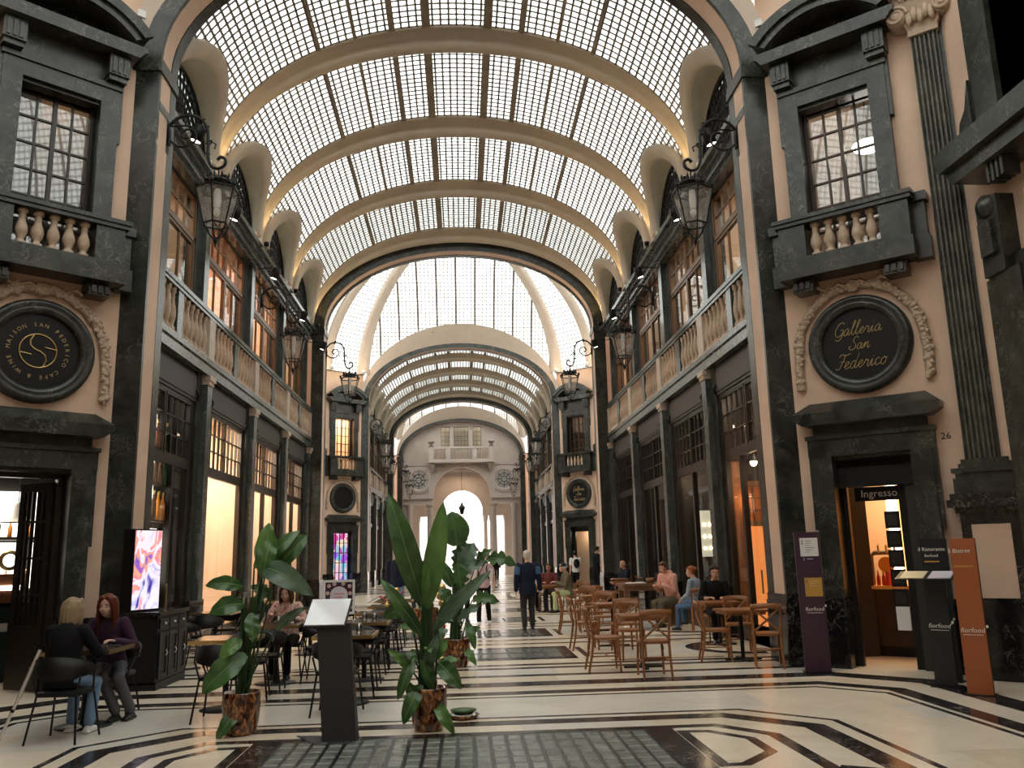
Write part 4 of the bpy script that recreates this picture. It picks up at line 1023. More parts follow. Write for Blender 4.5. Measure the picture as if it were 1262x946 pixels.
# ---- left: bar with lit bottle shelves and an open lattice door
def bar():
    fr = DL
    w = room_box('room_bar',fr,'bar room with lit bottle shelves behind the left door',-1.4,.6,3.6,3.3,'interior_dark',xb1=1.75)
    MB().box(-1.4,.6,.6,3.4,3.2,3.24).build('room_panel','interior_dark',w)
    for i in range(4):
        for j in range(2):
            x = -.95+i*.68
            MB().box(x,x+.54,3.5,3.56,1.3+j*.85,2.05+j*.85).build('shelf_light','bar_panel',w)
    lamp('AREA',tuple(local(fr,.1,2.2,3.15)),45,PALE,1.,1.,(0,0,0),'bar_lamp')
    for j in range(2):
        s = thing('bottle_shelf','dark back bar shelf carrying bottles, %s tier' % ('lower','upper')[j],'shelf',tuple(local(fr,.2,3.2,1.24+.85*j)),fr[2])
        MB().box(-1.3,1.5,0,.3,0,.04).build('board','dark_wood',s)
        for i in range(16):
            h = RND.uniform(.24,.34)
            b = thing('bottle','bottle on the lit back bar shelf','bottle',tuple(local(fr,-.85+i*.155+RND.uniform(-.02,.02),3.33,1.28+.85*j)),0,'bottles on the lit back bar')
            MB().lathe([(0,0),(.035,0),(.035,h*.6),(.013,h*.78),(.013,h),(0,h)],8).build('glass',RND.choice(('bottle_green','bottle_brown','fruit_orange')),b); MB().lathe([(.015,h*.94),(.015,h+.01),(0,h+.01)],6).build('cap','gold',b)
    c = thing('bar_counter','teal bar counter behind the open lattice door','counter',tuple(local(fr,.0,1.9,0)),fr[2])
    MB().box(-1.3,1.05,0,.6,0,1.08).build('counter_body','counter_teal',c); MB().box(-1.35,1.1,-.05,.65,1.08,1.13).build('counter_top','black_marble',c); MB().box(.3,.42,-.012,0,.72,.84).build('socket_plate','paper_white',c)
    e = thing('coffee_machine','copper coffee machine with a lit strip on the bar','coffee machine',tuple(local(fr,.3,2.05,1.13)),fr[2])
    MB().box(-.42,.3,0,.4,0,.18).build('body','copper',e); MB().box(-.42,.3,-.02,.4,.18,.25).build('light_bar','led_white',e); MB().box(-.4,.28,.02,.38,.25,.42).build('top','copper',e)
    MB().lathe([(.1,-.03),(.15,-.03),(.15,.03),(.1,.03)],20,(.1,-.05,.62),True,'y').build('hoop','brass',e)
    p = thing('pendant_lamp','white pendant shade over the bar','lamp',tuple(local(fr,.35,1.6,2.3)),fr[2])
    MB().lathe([(.02,.3),(.06,.26),(.1,.08),(.26,.0)],18).build('lamp_shade','paper_white',p); MB().tube([(0,0,.28),(0,0,.95)],.008,4).build('cord','iron',p)
    d = struct('door_2',fr[1],fr[2],'open dark lattice door of the bar')
    m = MB(); m.box(-.53,-.46,.2,.34,0,2.93); m.box(.46,.53,.2,.34,0,2.93); m.box(-.53,.53,.2,.34,2.84,2.93); m.build('door_frame','dark_wood',d)
    X = Matrix.Translation((.45,.3,0)) @ Matrix.Rotation(radians(112),4,'Z')
    m = MB()
    m.box(0,.09,-.025,.025,.02,2.8,X); m.box(.56,.65,-.025,.025,.02,2.8,X); m.box(.09,.56,-.025,.025,2.68,2.8,X); m.box(.09,.56,-.025,.025,.02,.85,X); lf = m.build('door_leaf','dark_wood',d)
    for i in range(4): MB().box(.17+i*.1,.195+i*.1,-.02,.02,.85,2.68,X).build('door_bar','dark_wood',lf)
    for z in (1.25,1.75,2.25): MB().box(.09,.56,-.02,.02,z,z+.03,X).build('door_bar','dark_wood',lf)
bar()
# rooms behind the doors of the second rotunda: coloured window light on the left, dark bar on the right
m_,nt_,bs_ = _nodes('stained_glass')
v_ = nt_.nodes.new('ShaderNodeTexVoronoi'); v_.inputs['Scale'].default_value = 3.2
g_ = nt_.nodes.new('ShaderNodeNewGeometry'); nt_.links.new(g_.outputs['Position'], v_.inputs['Vector'])
h_ = nt_.nodes.new('ShaderNodeSeparateColor'); nt_.links.new(v_.outputs['Color'], h_.inputs[0])
r_ = _ramp(nt_, h_.outputs[0], [(0.,(.8,.05,.2)),(.3,(.35,.1,.8)),(.5,(.15,.55,.75)),(.7,(.9,.55,.75)),(.9,(1,.85,.6))])
nt_.links.new(r_, bs_.inputs['Base Color']); nt_.links.new(r_, bs_.inputs['Emission Color']); bs_.inputs['Emission Strength'].default_value = 1.0
d = struct('door_3',DFL[1],DFL[2],'barred door with coloured light, second rotunda')
MB().box(-.53,.53,.3,.33,.0,2.93).build('coloured_light','stained_glass',d); sash('door_frame',d,-.53,.53,0,2.93,4,6,.2,'dark_wood','clear_glass',.03,.06)
d = struct('door_4',DFR[1],DFR[2],'dark bar doorway, second rotunda')
m = MB(); m.box(-.53,-.45,.2,.3,0,2.93); m.box(.45,.53,.2,.3,0,2.93); m.box(-.53,.53,.2,.3,2.7,2.93); m.build('door_frame','dark_wood',d)
w = room_box('room_small_bar',DFR,'dim bar room behind the far right door',-1.2,1.4,2.5,3.2,'interior_dark')
lamp('POINT',tuple(local(DFR,0,1.4,2.6)),25,WARM,.1,name='bar_lamp')
for i in range(8):
    b = thing('bottle','bottle on the shelf of the far bar','bottle',tuple(local(DFR,-.45+.12*i,2.2,1.2)),0,'bottles of the far bar'); MB().lathe([(0,0),(.04,0),(.04,.2),(.015,.27),(.015,.34),(0,.34)],8).build('glass','fruit_orange' if i % 3 else 'bottle_green',b)
s_ = thing('bottle_shelf','shelf with bottles inside the far bar doorway','shelf',tuple(local(DFR,0,2.2,1.16)),DFR[2]); MB().box(-.6,.6,-.12,.3,0,.04).build('board','dark_wood',s_)
# ---- shop contents: lit bottle vitrine on the left, pendant lamps on the right
def vitrine():
    v = thing('bottle_vitrine','tall lit showcase of wine bottles in the dark left shop','showcase',(-5.3,15.1,0),pi/2)
    m = MB(); m.box(-.5,.5,.12,.16,0,4.4); m.build('back','dark_wood',v)
    for x,a,b in ((-.1,1.3,2.25),(-.4,2.4,4.25)): MB().box(x,x+.42,.09,.12,a,b).build('light_panel','lit_panel',v)
    for i in range(3): MB().box(-.45,.45,-.02,.09,2.36+.62*i,2.39+.62*i).build('shelf','dark_wood',v)
    for i in range(3):
        for j in range(4):
            p = Vector((-5.32,14.77+.22*j,2.39+.62*i)); b = thing('wine_bottle','wine bottle in the lit showcase','bottle',tuple(p),0,'wine bottles in the lit showcase')
            MB().lathe([(0,0),(.05,0),(.05,.28),(.022,.38),(.022,.5),(0,.5)],10).build('glass',RND.choice(('bottle_green','bottle_brown','bottle_green','fruit_orange')),b); MB().lathe([(.025,.44),(.025,.505),(0,.505)],8).build('cap','gold',b)
vitrine()
def pendant(x,y,z,lab,pw=0):
    p = thing('pendant_lamp',lab,'lamp',(x,y,z)); MB().ell((0,0,0),(.07,.07,.09),12,8).build('bulb','lamp_warm',p); MB().tube([(0,0,.08),(0,0,.5)],.008,4).build('cord','iron',p)
    m = MB(); m.lathe([(.03,.16),(.14,.02),(.15,.0)],14); m.build('lamp_shade','iron',p)
    if pw: lamp('POINT',(x,y,z-.15),pw,WARM,.08,name='pendant_light')
for i,(x,y,z) in enumerate(((5.9,14.6,3.25),(5.6,15.9,3.3),(5.5,20.1,3.6),(6.4,22.2,3.1),(6.7,26.0,3.0))):
    pendant(x,y,z,'warm pendant lamp in the right restaurant, number %s from the near arch' % ('one','two','three','four','five')[i],14 if i in (0,2) else 0)
def orange_door():
    d = struct('door_5',(5.82,16.7,0),0,'orange lit inner door of the restaurant')
    m = MB(); m.box(-.45,-.38,0,.06,0,3.0); m.box(.38,.45,0,.06,0,3.0); m.box(-.38,.38,0,.06,2.9,3.0); m.box(-.38,.38,0,.06,2.1,2.18); m.build('door_frame','window_brown',d)
    MB().box(-.38,.38,.02,.03,0,2.1).build('door_pane','lit_orange',d); sash('transom_light',d,-.38,.38,2.18,2.9,4,3,.03,'window_brown','clear_glass',.02,.02)
    MB().box(-.38,.38,.08,.1,2.18,2.9).build('door_backing','interior_orange',d)
emit('pale_lit',(.75,.85,.62),.35)
c_ = thing('lit_cabinet','pale lit cabinet with round lamps inside the second right shop','cabinet',(5.92,20.45,1.0),0)
MB().box(-.2,.2,0,.12,0,1.7).build('case','interior_dark',c_); MB().box(-.16,.16,-.01,0,.5,1.6).build('lit_back','pale_lit',c_)
for k_ in range(6): MB().ell((-.07+.14*(k_%2),-.03,.7+.28*(k_//2)),(.035,.02,.035),8,6).build('lamp','lamp_warm',c_)
emit('lit_orange',(1,.32,.08),.75,(.5,.15,.04))
orange_door()
p_ = struct('trim_1',(5.3,16.42,0),0,'brown wooden post of the first right shop front'); MB().box(-.06,.2,-.06,.04,0,3.36).build('post','post_wood',p_)
lamp('POINT',(5.62,16.2,2.6),9,(1,.5,.2),.1,name='post_light')
# ================================================================== lanterns and spot lamps
def lantern_proto(name, label, loc, rz, reach, group):
    """wall lantern: scrolled iron arm along local +x, hanging hexagonal lantern at x = reach; origin on the wall at the arm's height"""
    t = thing(name, label, 'lantern', loc, rz, group)
    b = MB(); b.box(-.03,.0,-.06,.06,-.35,.3)
    b.build('back_plate','iron',t)
    a = MB(); pts = []
    r = .27
    # big scroll, then a drop to the lantern hook
    for i in range(15):
        w = pi*(1.5-1.0*i/14*1.05); rr = r*(.42+.58*min(1,i/6)); pts.append((.32+rr*cos(w),0,.05+rr*sin(w)))
    pts = [(.02,0,-.18),(.12,0,-.2),(.25,0,-.22)]+[(.3+.27*cos(w),0,.05+.27*sin(w)) for w in [pi*(1.45-1.35*i/12) for i in range(13)]]
    arm = [(.0,0,.12),(.12,0,.27),(.3,0,.33),(.48,0,.26),(.58,0,.1),(.6,0,-.12),(.61,0,-.38),(.66,0,-.55),(.76,0,-.6),(.86,0,-.54),(.87,0,-.44),(.8,0,-.4),(.75,0,-.45)]
    k = reach/.78
    a.tube(cr([(x*k,y,z) for x,y,z in arm],3),.026,6)
    a.tube(cr([(.02,0,-.1),(.15*k,0,-.22),(.32*k,0,-.2),(.42*k,0,-.08),(.38*k,0,.06),(.27*k,0,.08),(.2*k,0,0),(.24*k,0,-.08),(.3*k,0,-.06)],3),.02,6)
    for i in range(9): a.ell((arm[2+i%5][0]*k+.04*cos(i*2.1),.0,arm[2+i%5][2]+.05*sin(i*2.1)),(.03,.018,.022),6,4)
    a.tube([(.0,0,.12),(.02,0,0),(.02,0,-.2)],.03,6)
    a.tube([(.6*k,0,-.2),(.66*k,0,-.14),(.72*k,0,-.18),(.7*k,0,-.26)],.014,5)
    for i in (2,4,6): a.ell((arm[i][0]*k,0,arm[i][2]+.03),(.035,.02,.035),6,4)
    a.build('scroll_arm','iron',t)
    X = reach; z0 = -.62
    h = MB(); h.tube([(X,0,-.58),(X,0,z0-.22)],.014,5); h.ell((X,0,z0-.12),(.03,.03,.04),8,6); h.build('hook','iron',t)
    n = 6; T = -.98; Bz = -1.72; R1,R2,R0 = .34,.2,.2
    crown = MB()
    crown.lathe([(.0,z0-.2),(.07,z0-.22),(.1,z0-.27),(.24,T+.14),(.26,T+.12),(.25,T+.1)],6,(X,0,0),False)
    for i in range(12):
        w = 2*pi*i/12; crown.tube([(X+.19*cos(w),.19*sin(w),z0-.22),(X+.23*cos(w),.23*sin(w),z0-.15),(X+.21*cos(w),.21*sin(w),z0-.1)],[.025,.018,.006],5)
    crown.lathe([(.2,z0-.24),(.22,z0-.22),(.2,z0-.2)],12,(X,0,0))
    crown.build('crown','iron',t)
    cage = MB(); V = lambda r,z,i: (X+r*cos(2*pi*i/n+pi/6), r*sin(2*pi*i/n+pi/6), z)
    for i in range(n):
        cage.tube([V(R1,T,i),V(R2,Bz+.16,i)],.014,4); cage.tube([V(R1,T,i),V(R1,T,i+1)],.018,4); cage.tube([V(R2,Bz+.16,i),V(R2,Bz+.16,i+1)],.016,4)
        cage.tube([V(R2,Bz+.16,i),V(.12,Bz+.0,i),V(.03,Bz-.08,i)],.012,4); cage.tube([V(R1,T,i),V(.24,T+.14,i)],.012,4)
        p = V(R1,T+.05,i); cage.ell(p,(.035,.035,.05),6,4)
    cage.ell((X,0,Bz-.1),(.04,.04,.06),8,6); cage.tube([(X,0,Bz-.1),(X,0,Bz-.22)],[.03,.004],6)
    cage.build('cage','iron',t)
    for i in range(n):
        g = MB(); g.add([V(R1-.01,T,i),V(R1-.01,T,i+1),V(R2-.01,Bz+.16,i+1),V(R2-.01,Bz+.16,i)],[(0,1,2,3)]); g.build('glass_pane','frosted_glass',t)
    gl = MB(); gl.lathe([(.05,T+.02),(.06,T-.15),(.05,T-.3)],8,(X,0,0)); gl.ell((X,0,T-.36),(.055,.055,.08),8,6); gl.build('bulb','paper_white',t)
    return t
LG = 'hanging iron wall lanterns of the arcade'
L0 = lantern_proto('wall_lantern','black iron lantern on a scrolled arm at the near left pier, largest on its side',(-W,12.85,8.45),0,.83,LG)
def lant(s,x,y,z,label): return dup(L0,None,(x,y,z),0 if s < 0 else pi,label)
lant(1,W,12.85,8.45,'black iron lantern on a scrolled arm at the near right pier, largest on its side')
for s,sn in ((-1,'left'),(1,'right')):
    lant(s,s*(AW-.03),20.77,8.1,'black iron lantern midway along the %s side of the near arm' % sn)
    lant(s,s*W,28.95,8.75,'black iron lantern on the %s pier where the second rotunda begins' % sn)
    lant(s,s*W,43.2,8.3,'first black lantern on the %s pier of the far arm' % sn)
    lant(s,s*(AW-.03),47.1,8.1,'second black lantern on the %s side of the far arm' % sn)
    lant(s,s*(AW-.03),50.8,8.1,'third black lantern on the %s side of the far arm' % sn)
    lant(s,s*W,58.6,8.3,'black lantern on the %s pier before the street front' % sn)
    lant(s,s*4.9,66.6,8.0,'black lantern beside the %s rose window' % sn)
def spot_proto(loc, rz, label):
    t = thing('spot_lamp',label,'spotlight',loc,rz,'black cylinder spot lamps under the vault')
    m = MB(); m.tube([(0,0,.1),(.3,0,.12),(.42,0,.05)],.015,5); m.build('bracket','iron',t)
    X = Matrix.Translation((.45,0,-.05)) @ Matrix.Rotation(radians(18),4,'Y')
    h = MB(); h.lathe([(0,.16),(.09,.16),(.1,.14),(.1,-.12),(.085,-.12),(.08,-.1)],14,xf=X); h.build('lamp_head','black_metal',t)
    MB().lathe([(0,-.105),(.08,-.105)],14,xf=X).build('lamp_lens','lamp_white',t)
    return t
S0 = None
for s,sn in ((-1,'left'),(1,'right')):
    for i,y in enumerate((12.98,16.75,20.55,24.4,28.0)):
        lab = 'black spot lamp on the %s cornice, number %s from the near arch' % (sn,('one','two','three','four','five')[i])
        loc = (s*(AW+.05 if i else W+.02), y, 8.75 if i else 8.55)
        S0 = spot_proto(loc,0 if s < 0 else pi,lab) if S0 is None else dup(S0,None,loc,0 if s < 0 else pi,lab)
# warm uplights at the feet of the ribs
def uplight(x,y,z,lab,first=[None]):
    if first[0] is None:
        t = thing('uplight',lab,'lamp',(x,y,z),0,'small uplights at the rib feet'); MB().lathe([(0,0),(.06,0),(.07,.1),(.06,.1)],12).build('housing','iron',t); MB().lathe([(0,.09),(.06,.09)],12).build('lens','lamp_warm',t); first[0] = t
    else: dup(first[0],None,(x,y,z),0,lab)
NUM = ('one','two','three','four','five')
for s,sn in ((-1,'left'),(1,'right')):
    for i in range(4):
        y = 13.1+3.8325*(i+1)-.27
        uplight(s*4.86,y,9.43,'small uplight on the %s cornice below rib %s of the near vault' % (sn,NUM[i]))
        lamp('SPOT',(s*4.66,y,9.42),55,(1,.68,.28),.05,rot=(0,radians(180-s*7),0),name='rib_uplight',spot=80)
    for x,y in ((4.85,41.9),(6.2,40.6)):
        b = thing('wall_lamp','small white lamp at the foot of a dome rib, %s %s' % ('inner' if x < 5 else 'outer',sn),'lamp',(s*x,y-.35,10.75),0,'small lamps at the dome rib feet'); MB().ell((0,0,0),(.1,.1,.12),10,8).build('shade','paper_white',b); MB().box(-.03,.03,0,.4,-.03,.03).build('bracket','iron',b)
        lamp('POINT',(s*x,y-.35,10.95),20,(1,.7,.38),.05,name='dome_rib_light')
# light switch box and cable high on the near walls
for s,fr in ((1,DR),(-1,DL)):
    p = local(fr,-.82*s-.2*s,-.07,10.2)
    t = thing('junction_box','white junction box with a hanging cable above the %s pediment' % ('right' if s > 0 else 'left'),'box',tuple(p),fr[2])
    MB().box(-.06,.06,-.06,.03,-.06,.06).build('housing','white_paint',t); MB().tube([(0,-.03,-.06),(.02,-.03,-.3),(0,-.03,-.7)],.01,5).build('cable','iron',t)
# ================================================================== furniture
plain('table_top',(.07,.052,.04),.16,spec=.6); plain('bistro_wood',(.27,.105,.036),.38,var=.25,vscale=18); plain('bench_wood',(.17,.08,.04),.4,var=.25,vscale=14)
m_,nt_,bs_ = _nodes('tortoise'); bs_.inputs['Roughness'].default_value = .12; bs_.inputs['Coat Weight'].default_value = .6
g_ = nt_.nodes.new('ShaderNodeNewGeometry'); mp_ = nt_.nodes.new('ShaderNodeMapping'); mp_.inputs['Scale'].default_value = (1,1,.45); nt_.links.new(g_.outputs['Position'],mp_.inputs[0])
nt_.links.new(_ramp(nt_, _noise(nt_, 26, 4, .65, .8, mp_.outputs[0]), [(.4,(.018,.008,.006)),(.5,(.13,.04,.015)),(.6,(.42,.17,.05)),(.7,(.6,.3,.1))]), bs_.inputs['Base Color'])
def rbox(mb, x, y, z0, z1, r=.06, xf=None, n=4):
    P = []
    for cx,cy,a in ((x-r,y-r,0),(-x+r,y-r,pi/2),(-x+r,-y+r,pi),(x-r,-y+r,1.5*pi)):
        P += [(cx+r*cos(a+pi/2*i/n), cy+r*sin(a+pi/2*i/n)) for i in range(n+1)]
    return mb.plate(P,z0,z1,xf)
def cafe_table(loc, rz, label, w=.35, d=.35):
    t = thing('cafe_table',label,'table',loc,rz,'black pedestal tables with brass edges')
    MB().box(-w+.012,w-.012,-d+.012,d-.012,.755,.792).build('tabletop','table_top',t)
    m = MB(); m.box(-w,w,-d,-d+.012,.75,.79); m.box(-w,w,d-.012,d,.75,.79); m.box(-w,-w+.012,-d+.012,d-.012,.75,.79); m.box(w-.012,w,-d+.012,d-.012,.75,.79); m.build('edge_band','brass',t)
    MB().lathe([(.035,.03),(.035,.73),(.12,.75)],14).build('column','black_metal',t); MB().lathe([(0,.0),(.28,0),(.28,.012),(.05,.03),(0,.03)],28).build('base','black_metal',t)
    return t
def tub_chair(loc, rz, label):
    """black tub chair; faces local -y"""
    t = thing('cafe_chair',label,'chair',loc,rz,'black metal cafe chairs')
    rbox(MB(),.22,.21,.43,.465,.1).build('seat','black_plastic',t)
    s = MB(); rows = []
    for z0,k in ((0,0),(1,0),(1,1),(0,1),(0,0)):
        r = []
        for i in range(17):
            a = radians(-100+200*i/16); b = abs(i-8)/8; zlo = .57+.06*b; zhi = .80-.13*b**2
            R = .265-.02*k+.02*z0; r.append((R*1.02*sin(a), R*.9*cos(a)+.02, zlo if not z0 else zhi))
        rows.append(r)
    s.grid(rows,True); s.build('backrest','black_plastic',t)
    f = MB()
    for q in (1,-1):
        f.tube([(q*.19,.17,.44),(q*.235,.2,.62)],.011,6); f.tube([(q*.2,-.14,.44),(q*.25,-.03,.64)],.011,6)
    f.tube([(-.19,-.17,.43),(.19,-.17,.43)],.01,5); f.tube([(-.19,.17,.43),(.19,.17,.43)],.01,5); f.build('frame','black_metal',t)
    for x in (1,-1):
        for y in (1,-1): MB().tube([(x*.19,y*.17,.44),(x*.245,y*.235,0)],.0115,6).build('leg','black_metal',t)
    return t
def bistro_chair(loc, rz, label):
    """bentwood chair with crossed back; faces local -y"""
    t = thing('bistro_chair',label,'chair',loc,rz,'brown cross-back wooden chairs')
    b = 'bistro_wood'
    P = []
    s = MB(); rbox(s,.205,.2,.44,.475,.09); s.build('seat',b,t)
    for x in (1,-1):
        MB().tube([(x*.165,-.165,.44),(x*.175,-.18,.2),(x*.18,-.19,0)],[.019,.018,.015],8).build('front_leg',b,t)
        MB().tube([(x*.19,.27,0),(x*.185,.215,.25),(x*.185,.19,.46),(x*.192,.22,.7),(x*.2,.27,.885)],[.016,.019,.02,.018,.016],8).build('rear_leg',b,t)
    m = MB(); rows = []
    for dz,dy in ((0,-.012),(.075,-.012),(.075,.012),(0,.012),(0,-.012)):
        rows.append([(.215*u,.265+.05*(1-u*u)+dy,.825+dz-.02*u*u) for u in [-1+i/5 for i in range(11)]])
    m.grid(rows,True); m.build('top_rail',b,t)
    for q in (1,-1):
        m = MB(); rows = []
        for e,dy in ((-.019,-.006),(.019,-.006),(.019,.006),(-.019,.006),(-.019,-.006)):
            rows.append([(q*.185*u,.225+.03*(1-u*u)+.045*(u*.5+.5)+dy+q*.006,.5+.33*(u*.5+.5)+e) for u in [-1+i/5 for i in range(11)]])
        m.grid(rows,True); m.build('cross_slat',b,t)
    m = MB()
    for x in (1,-1): m.tube([(x*.178,-.175,.22),(x*.187,.22,.22)],.011,6); m.tube([(x*.165,-.165,.43),(x*.172,-.1,.35),(x*.175,-.17,.3)],.009,5)
    m.tube([(-.18,-.02,.22),(.18,-.02,.22)],.011,6); m.tube([(-.19,.21,.27),(.19,.21,.27)],.01,6); m.build('stretcher',b,t)
    return t
def wood_table(loc, rz, label, w=.33, d=.33):
    t = thing('bistro_table',label,'table',loc,rz,'square wooden bistro tables')
    m = MB(); m.box(-w,w,-d,d,.72,.755); m.build('tabletop','bistro_wood',t)
    m = MB(); m.box(-w+.03,w-.03,-d+.03,d-.03,.68,.72); m.build('apron','bistro_wood',t)
    MB().tube([(0,0,.02),(0,0,.7)],.032,10).build('column','black_metal',t)
    for a in (0,1):
        m = MB(); m.box(-.28,.28,-.03,.03,0,.03) if a == 0 else m.box(-.03,.03,-.28,.28,0,.03); m.build('foot','black_metal',t)
    return t
# ---- left terrace: black tables and chairs
T0 = cafe_table((-4.0,9.62,0),0,'black brass-edged table between the two seated women')
CH0 = tub_chair((-3.9,8.92,0),radians(176),'black chair the blonde woman sits on, crutch leaning on it')
def tb(x,y,rz,label): return dup(T0,None,(x,y,0),rz,label)
def ch(x,y,rz,label): return dup(CH0,None,(x,y,0),rz,label)
ch(-3.98,10.24,radians(4),'black chair the red haired woman sits on')
tb(-2.75,10.38,0,'black table right behind the potted plant on the left')
ch(-2.62,9.72,radians(180),'empty black chair between the left plant and its table')
ch(-2.65,11.02,radians(8),'empty black chair behind the table of the left plant')
tb(-2.6,12.35,0,'black table where the person in a flowered blouse sits')
ch(-2.6,11.62,radians(184),'empty black chair facing the person in a flowered blouse')
tb(-4.35,15.6,0,'black table by the lit shop wall, beyond the cabinet')
ch(-4.3,14.92,radians(180),'black chair drawn up to the table by the lit shop wall')
ch(-4.35,16.28,0,'black chair behind the table by the lit shop wall')
ch(-4.3,13.85,radians(150),'black chair standing just beyond the black cabinet')
tb(-4.4,19.4,0,'black table by the third left shop'); ch(-4.35,18.7,radians(180),'black chair before the table by the third left shop')
names = ['first','second','third','fourth','fifth']
for i,y in enumerate((10.5,12.42,14.4,16.3,18.2)):
    tb(-1.4,y,0,'%s black table of the row behind the grey menu stand' % names[i])
    ch(-1.4+.03*(i%2),y-.66,radians(176+4*(i%3)),'black chair before the %s table of the row behind the menu stand' % names[i])
    if i < 4: ch(-1.38,y+.66,radians(5-5*(i%3)),'black chair beyond the %s table of the row behind the menu stand' % names[i])
    if i in (1,3): ch(-2.02 if i == 3 else -2.0,y+.02,radians(90),'black chair on the wall side of the %s table behind the menu stand' % names[i])
ch(-2.6,13.12,0,'black chair of the person in a flowered blouse')
tb(-2.75,15.9,0,'black table beside the framed poster'); ch(-2.75,16.56,0,'black chair beyond the table beside the framed poster')
ch(-5.15,9.3,radians(-140),'dark teal chair by the bar door at the far left'); 
# ---- right terrace: wooden tables and chairs
WT0 = wood_table((2.6,12.75,0),0,'wooden table of the nearest chairs on the right terrace')
BC0 = bistro_chair((2.56,11.84,0),radians(180),'wooden cross-back chair nearest the viewer, seen from behind')
def wt(x,y,rz,label): return dup(WT0,None,(x,y,0),rz,label)
def bc(x,y,rz,label): return dup(BC0,None,(x,y,0),rz,label)
bc(2.02,12.55,radians(90),'wooden cross-back chair at the corridor side of the nearest wooden table')
bc(2.62,13.62,0,'wooden chair at the far end of the nearest wooden table')
wt(2.7,15.7,0,'wooden table second from the front on the right terrace')
bc(2.14,15.3,radians(92),'wooden chair at the corridor side of the second wooden table'); bc(2.72,14.82,radians(180),'wooden chair before the second wooden table'); bc(2.72,16.6,0,'wooden chair beyond the second wooden table')
wt(2.85,18.7,0,'wooden table third from the front on the right terrace')
bc(2.3,18.6,radians(88),'wooden chair at the corridor side of the third wooden table'); bc(2.9,17.85,radians(176),'wooden chair before the third wooden table'); bc(2.85,19.6,0,'wooden chair beyond the third wooden table')
wt(3.1,21.6,0,'wooden table fourth from the front on the right terrace'); bc(3.1,20.75,radians(180),'wooden chair before the fourth wooden table'); bc(3.12,22.5,0,'wooden chair beyond the fourth wooden table')
wt(4.26,13.25,0,'wooden table next to the purple sign'); bc(4.36,12.42,radians(164),'wooden chair next to the purple sign, its back to the viewer'); bc(3.86,13.22,radians(80),'wooden chair at the corridor side of the table next to the purple sign'); bc(4.5,14.1,radians(-12),'wooden chair across the table next to the purple sign')
wt(4.55,15.35,0,'wooden table in front of the man in black')
bc(4.68,16.02,0,'wooden chair the man in black sits on'); bc(4.95,17.95,radians(170),'wooden chair the woman in a denim jacket sits on')
wt(4.95,26.8,0,'wooden table of the bald man far down the right terrace'); bc(4.75,26.0,radians(180),'wooden chair before the table of the bald man'); bc(5.25,27.5,radians(-70),'wooden chair the bald man sits on')
wt(2.45,25.3,0,'wooden table of the group by the second rotunda'); bc(3.1,24.9,radians(-80),'wooden chair of the man in a khaki coat'); bc(2.5,26.2,0,'wooden chair of the man in glasses'); bc(2.1,26.2,radians(10),'wooden chair of the person in white')
def bench_table():
    t = thing('counter_table','tall brown wooden table with thick square legs by the right shops','table',(4.25,20.0,0))
    MB().box(-.62,.62,-.45,.45,.88,.94).build('tabletop','bench_wood',t); MB().box(-.58,.58,-.41,.41,.78,.88).build('apron','bench_wood',t)
    for x in (1,-1):
        for y in (1,-1): MB().box(*sorted((x*.58,x*.46)),*sorted((y*.41,y*.29)),0,.78).build('leg','bench_wood',t)
    n = thing('newspaper','folded white newspaper on the tall wooden table','newspaper',(3.98,19.85,.94),.3); m = MB(); m.box(-.2,.2,-.14,.14,0,.012); m.box(-.19,.2,-.13,.13,.012,.024); m.build('sheet','paper_white',n)
    b = thing('basket','small brown bread basket on the tall wooden table','basket',(4.3,19.75,.94)); MB().lathe([(0,0),(.08,0),(.11,.12),(.1,.12),(.075,.02)],14).build('weave','bench_wood',b)
    for i in range(2):
        g = thing('shopping_bag','white paper bag on the floor under the tall table, '+('larger one','smaller one')[i],'bag',(3.75+.42*i,19.3,0),.3); MB().hexa([(-.16,-.08,0),(.16,-.08,0),(.16,.08,0),(-.16,.08,0)],[(-.17,-.05,.34-.08*i),(.17,-.05,.34-.08*i),(.17,.05,.34-.08*i),(-.17,.05,.34-.08*i)]).build('bag_body','paper_white',g); MB().tube([(-.07,0,.33-.08*i),(-.05,0,.42-.08*i),(.05,0,.42-.08*i),(.07,0,.33-.08*i)],.006,4).build('handle','paper_white',g)
bench_table()
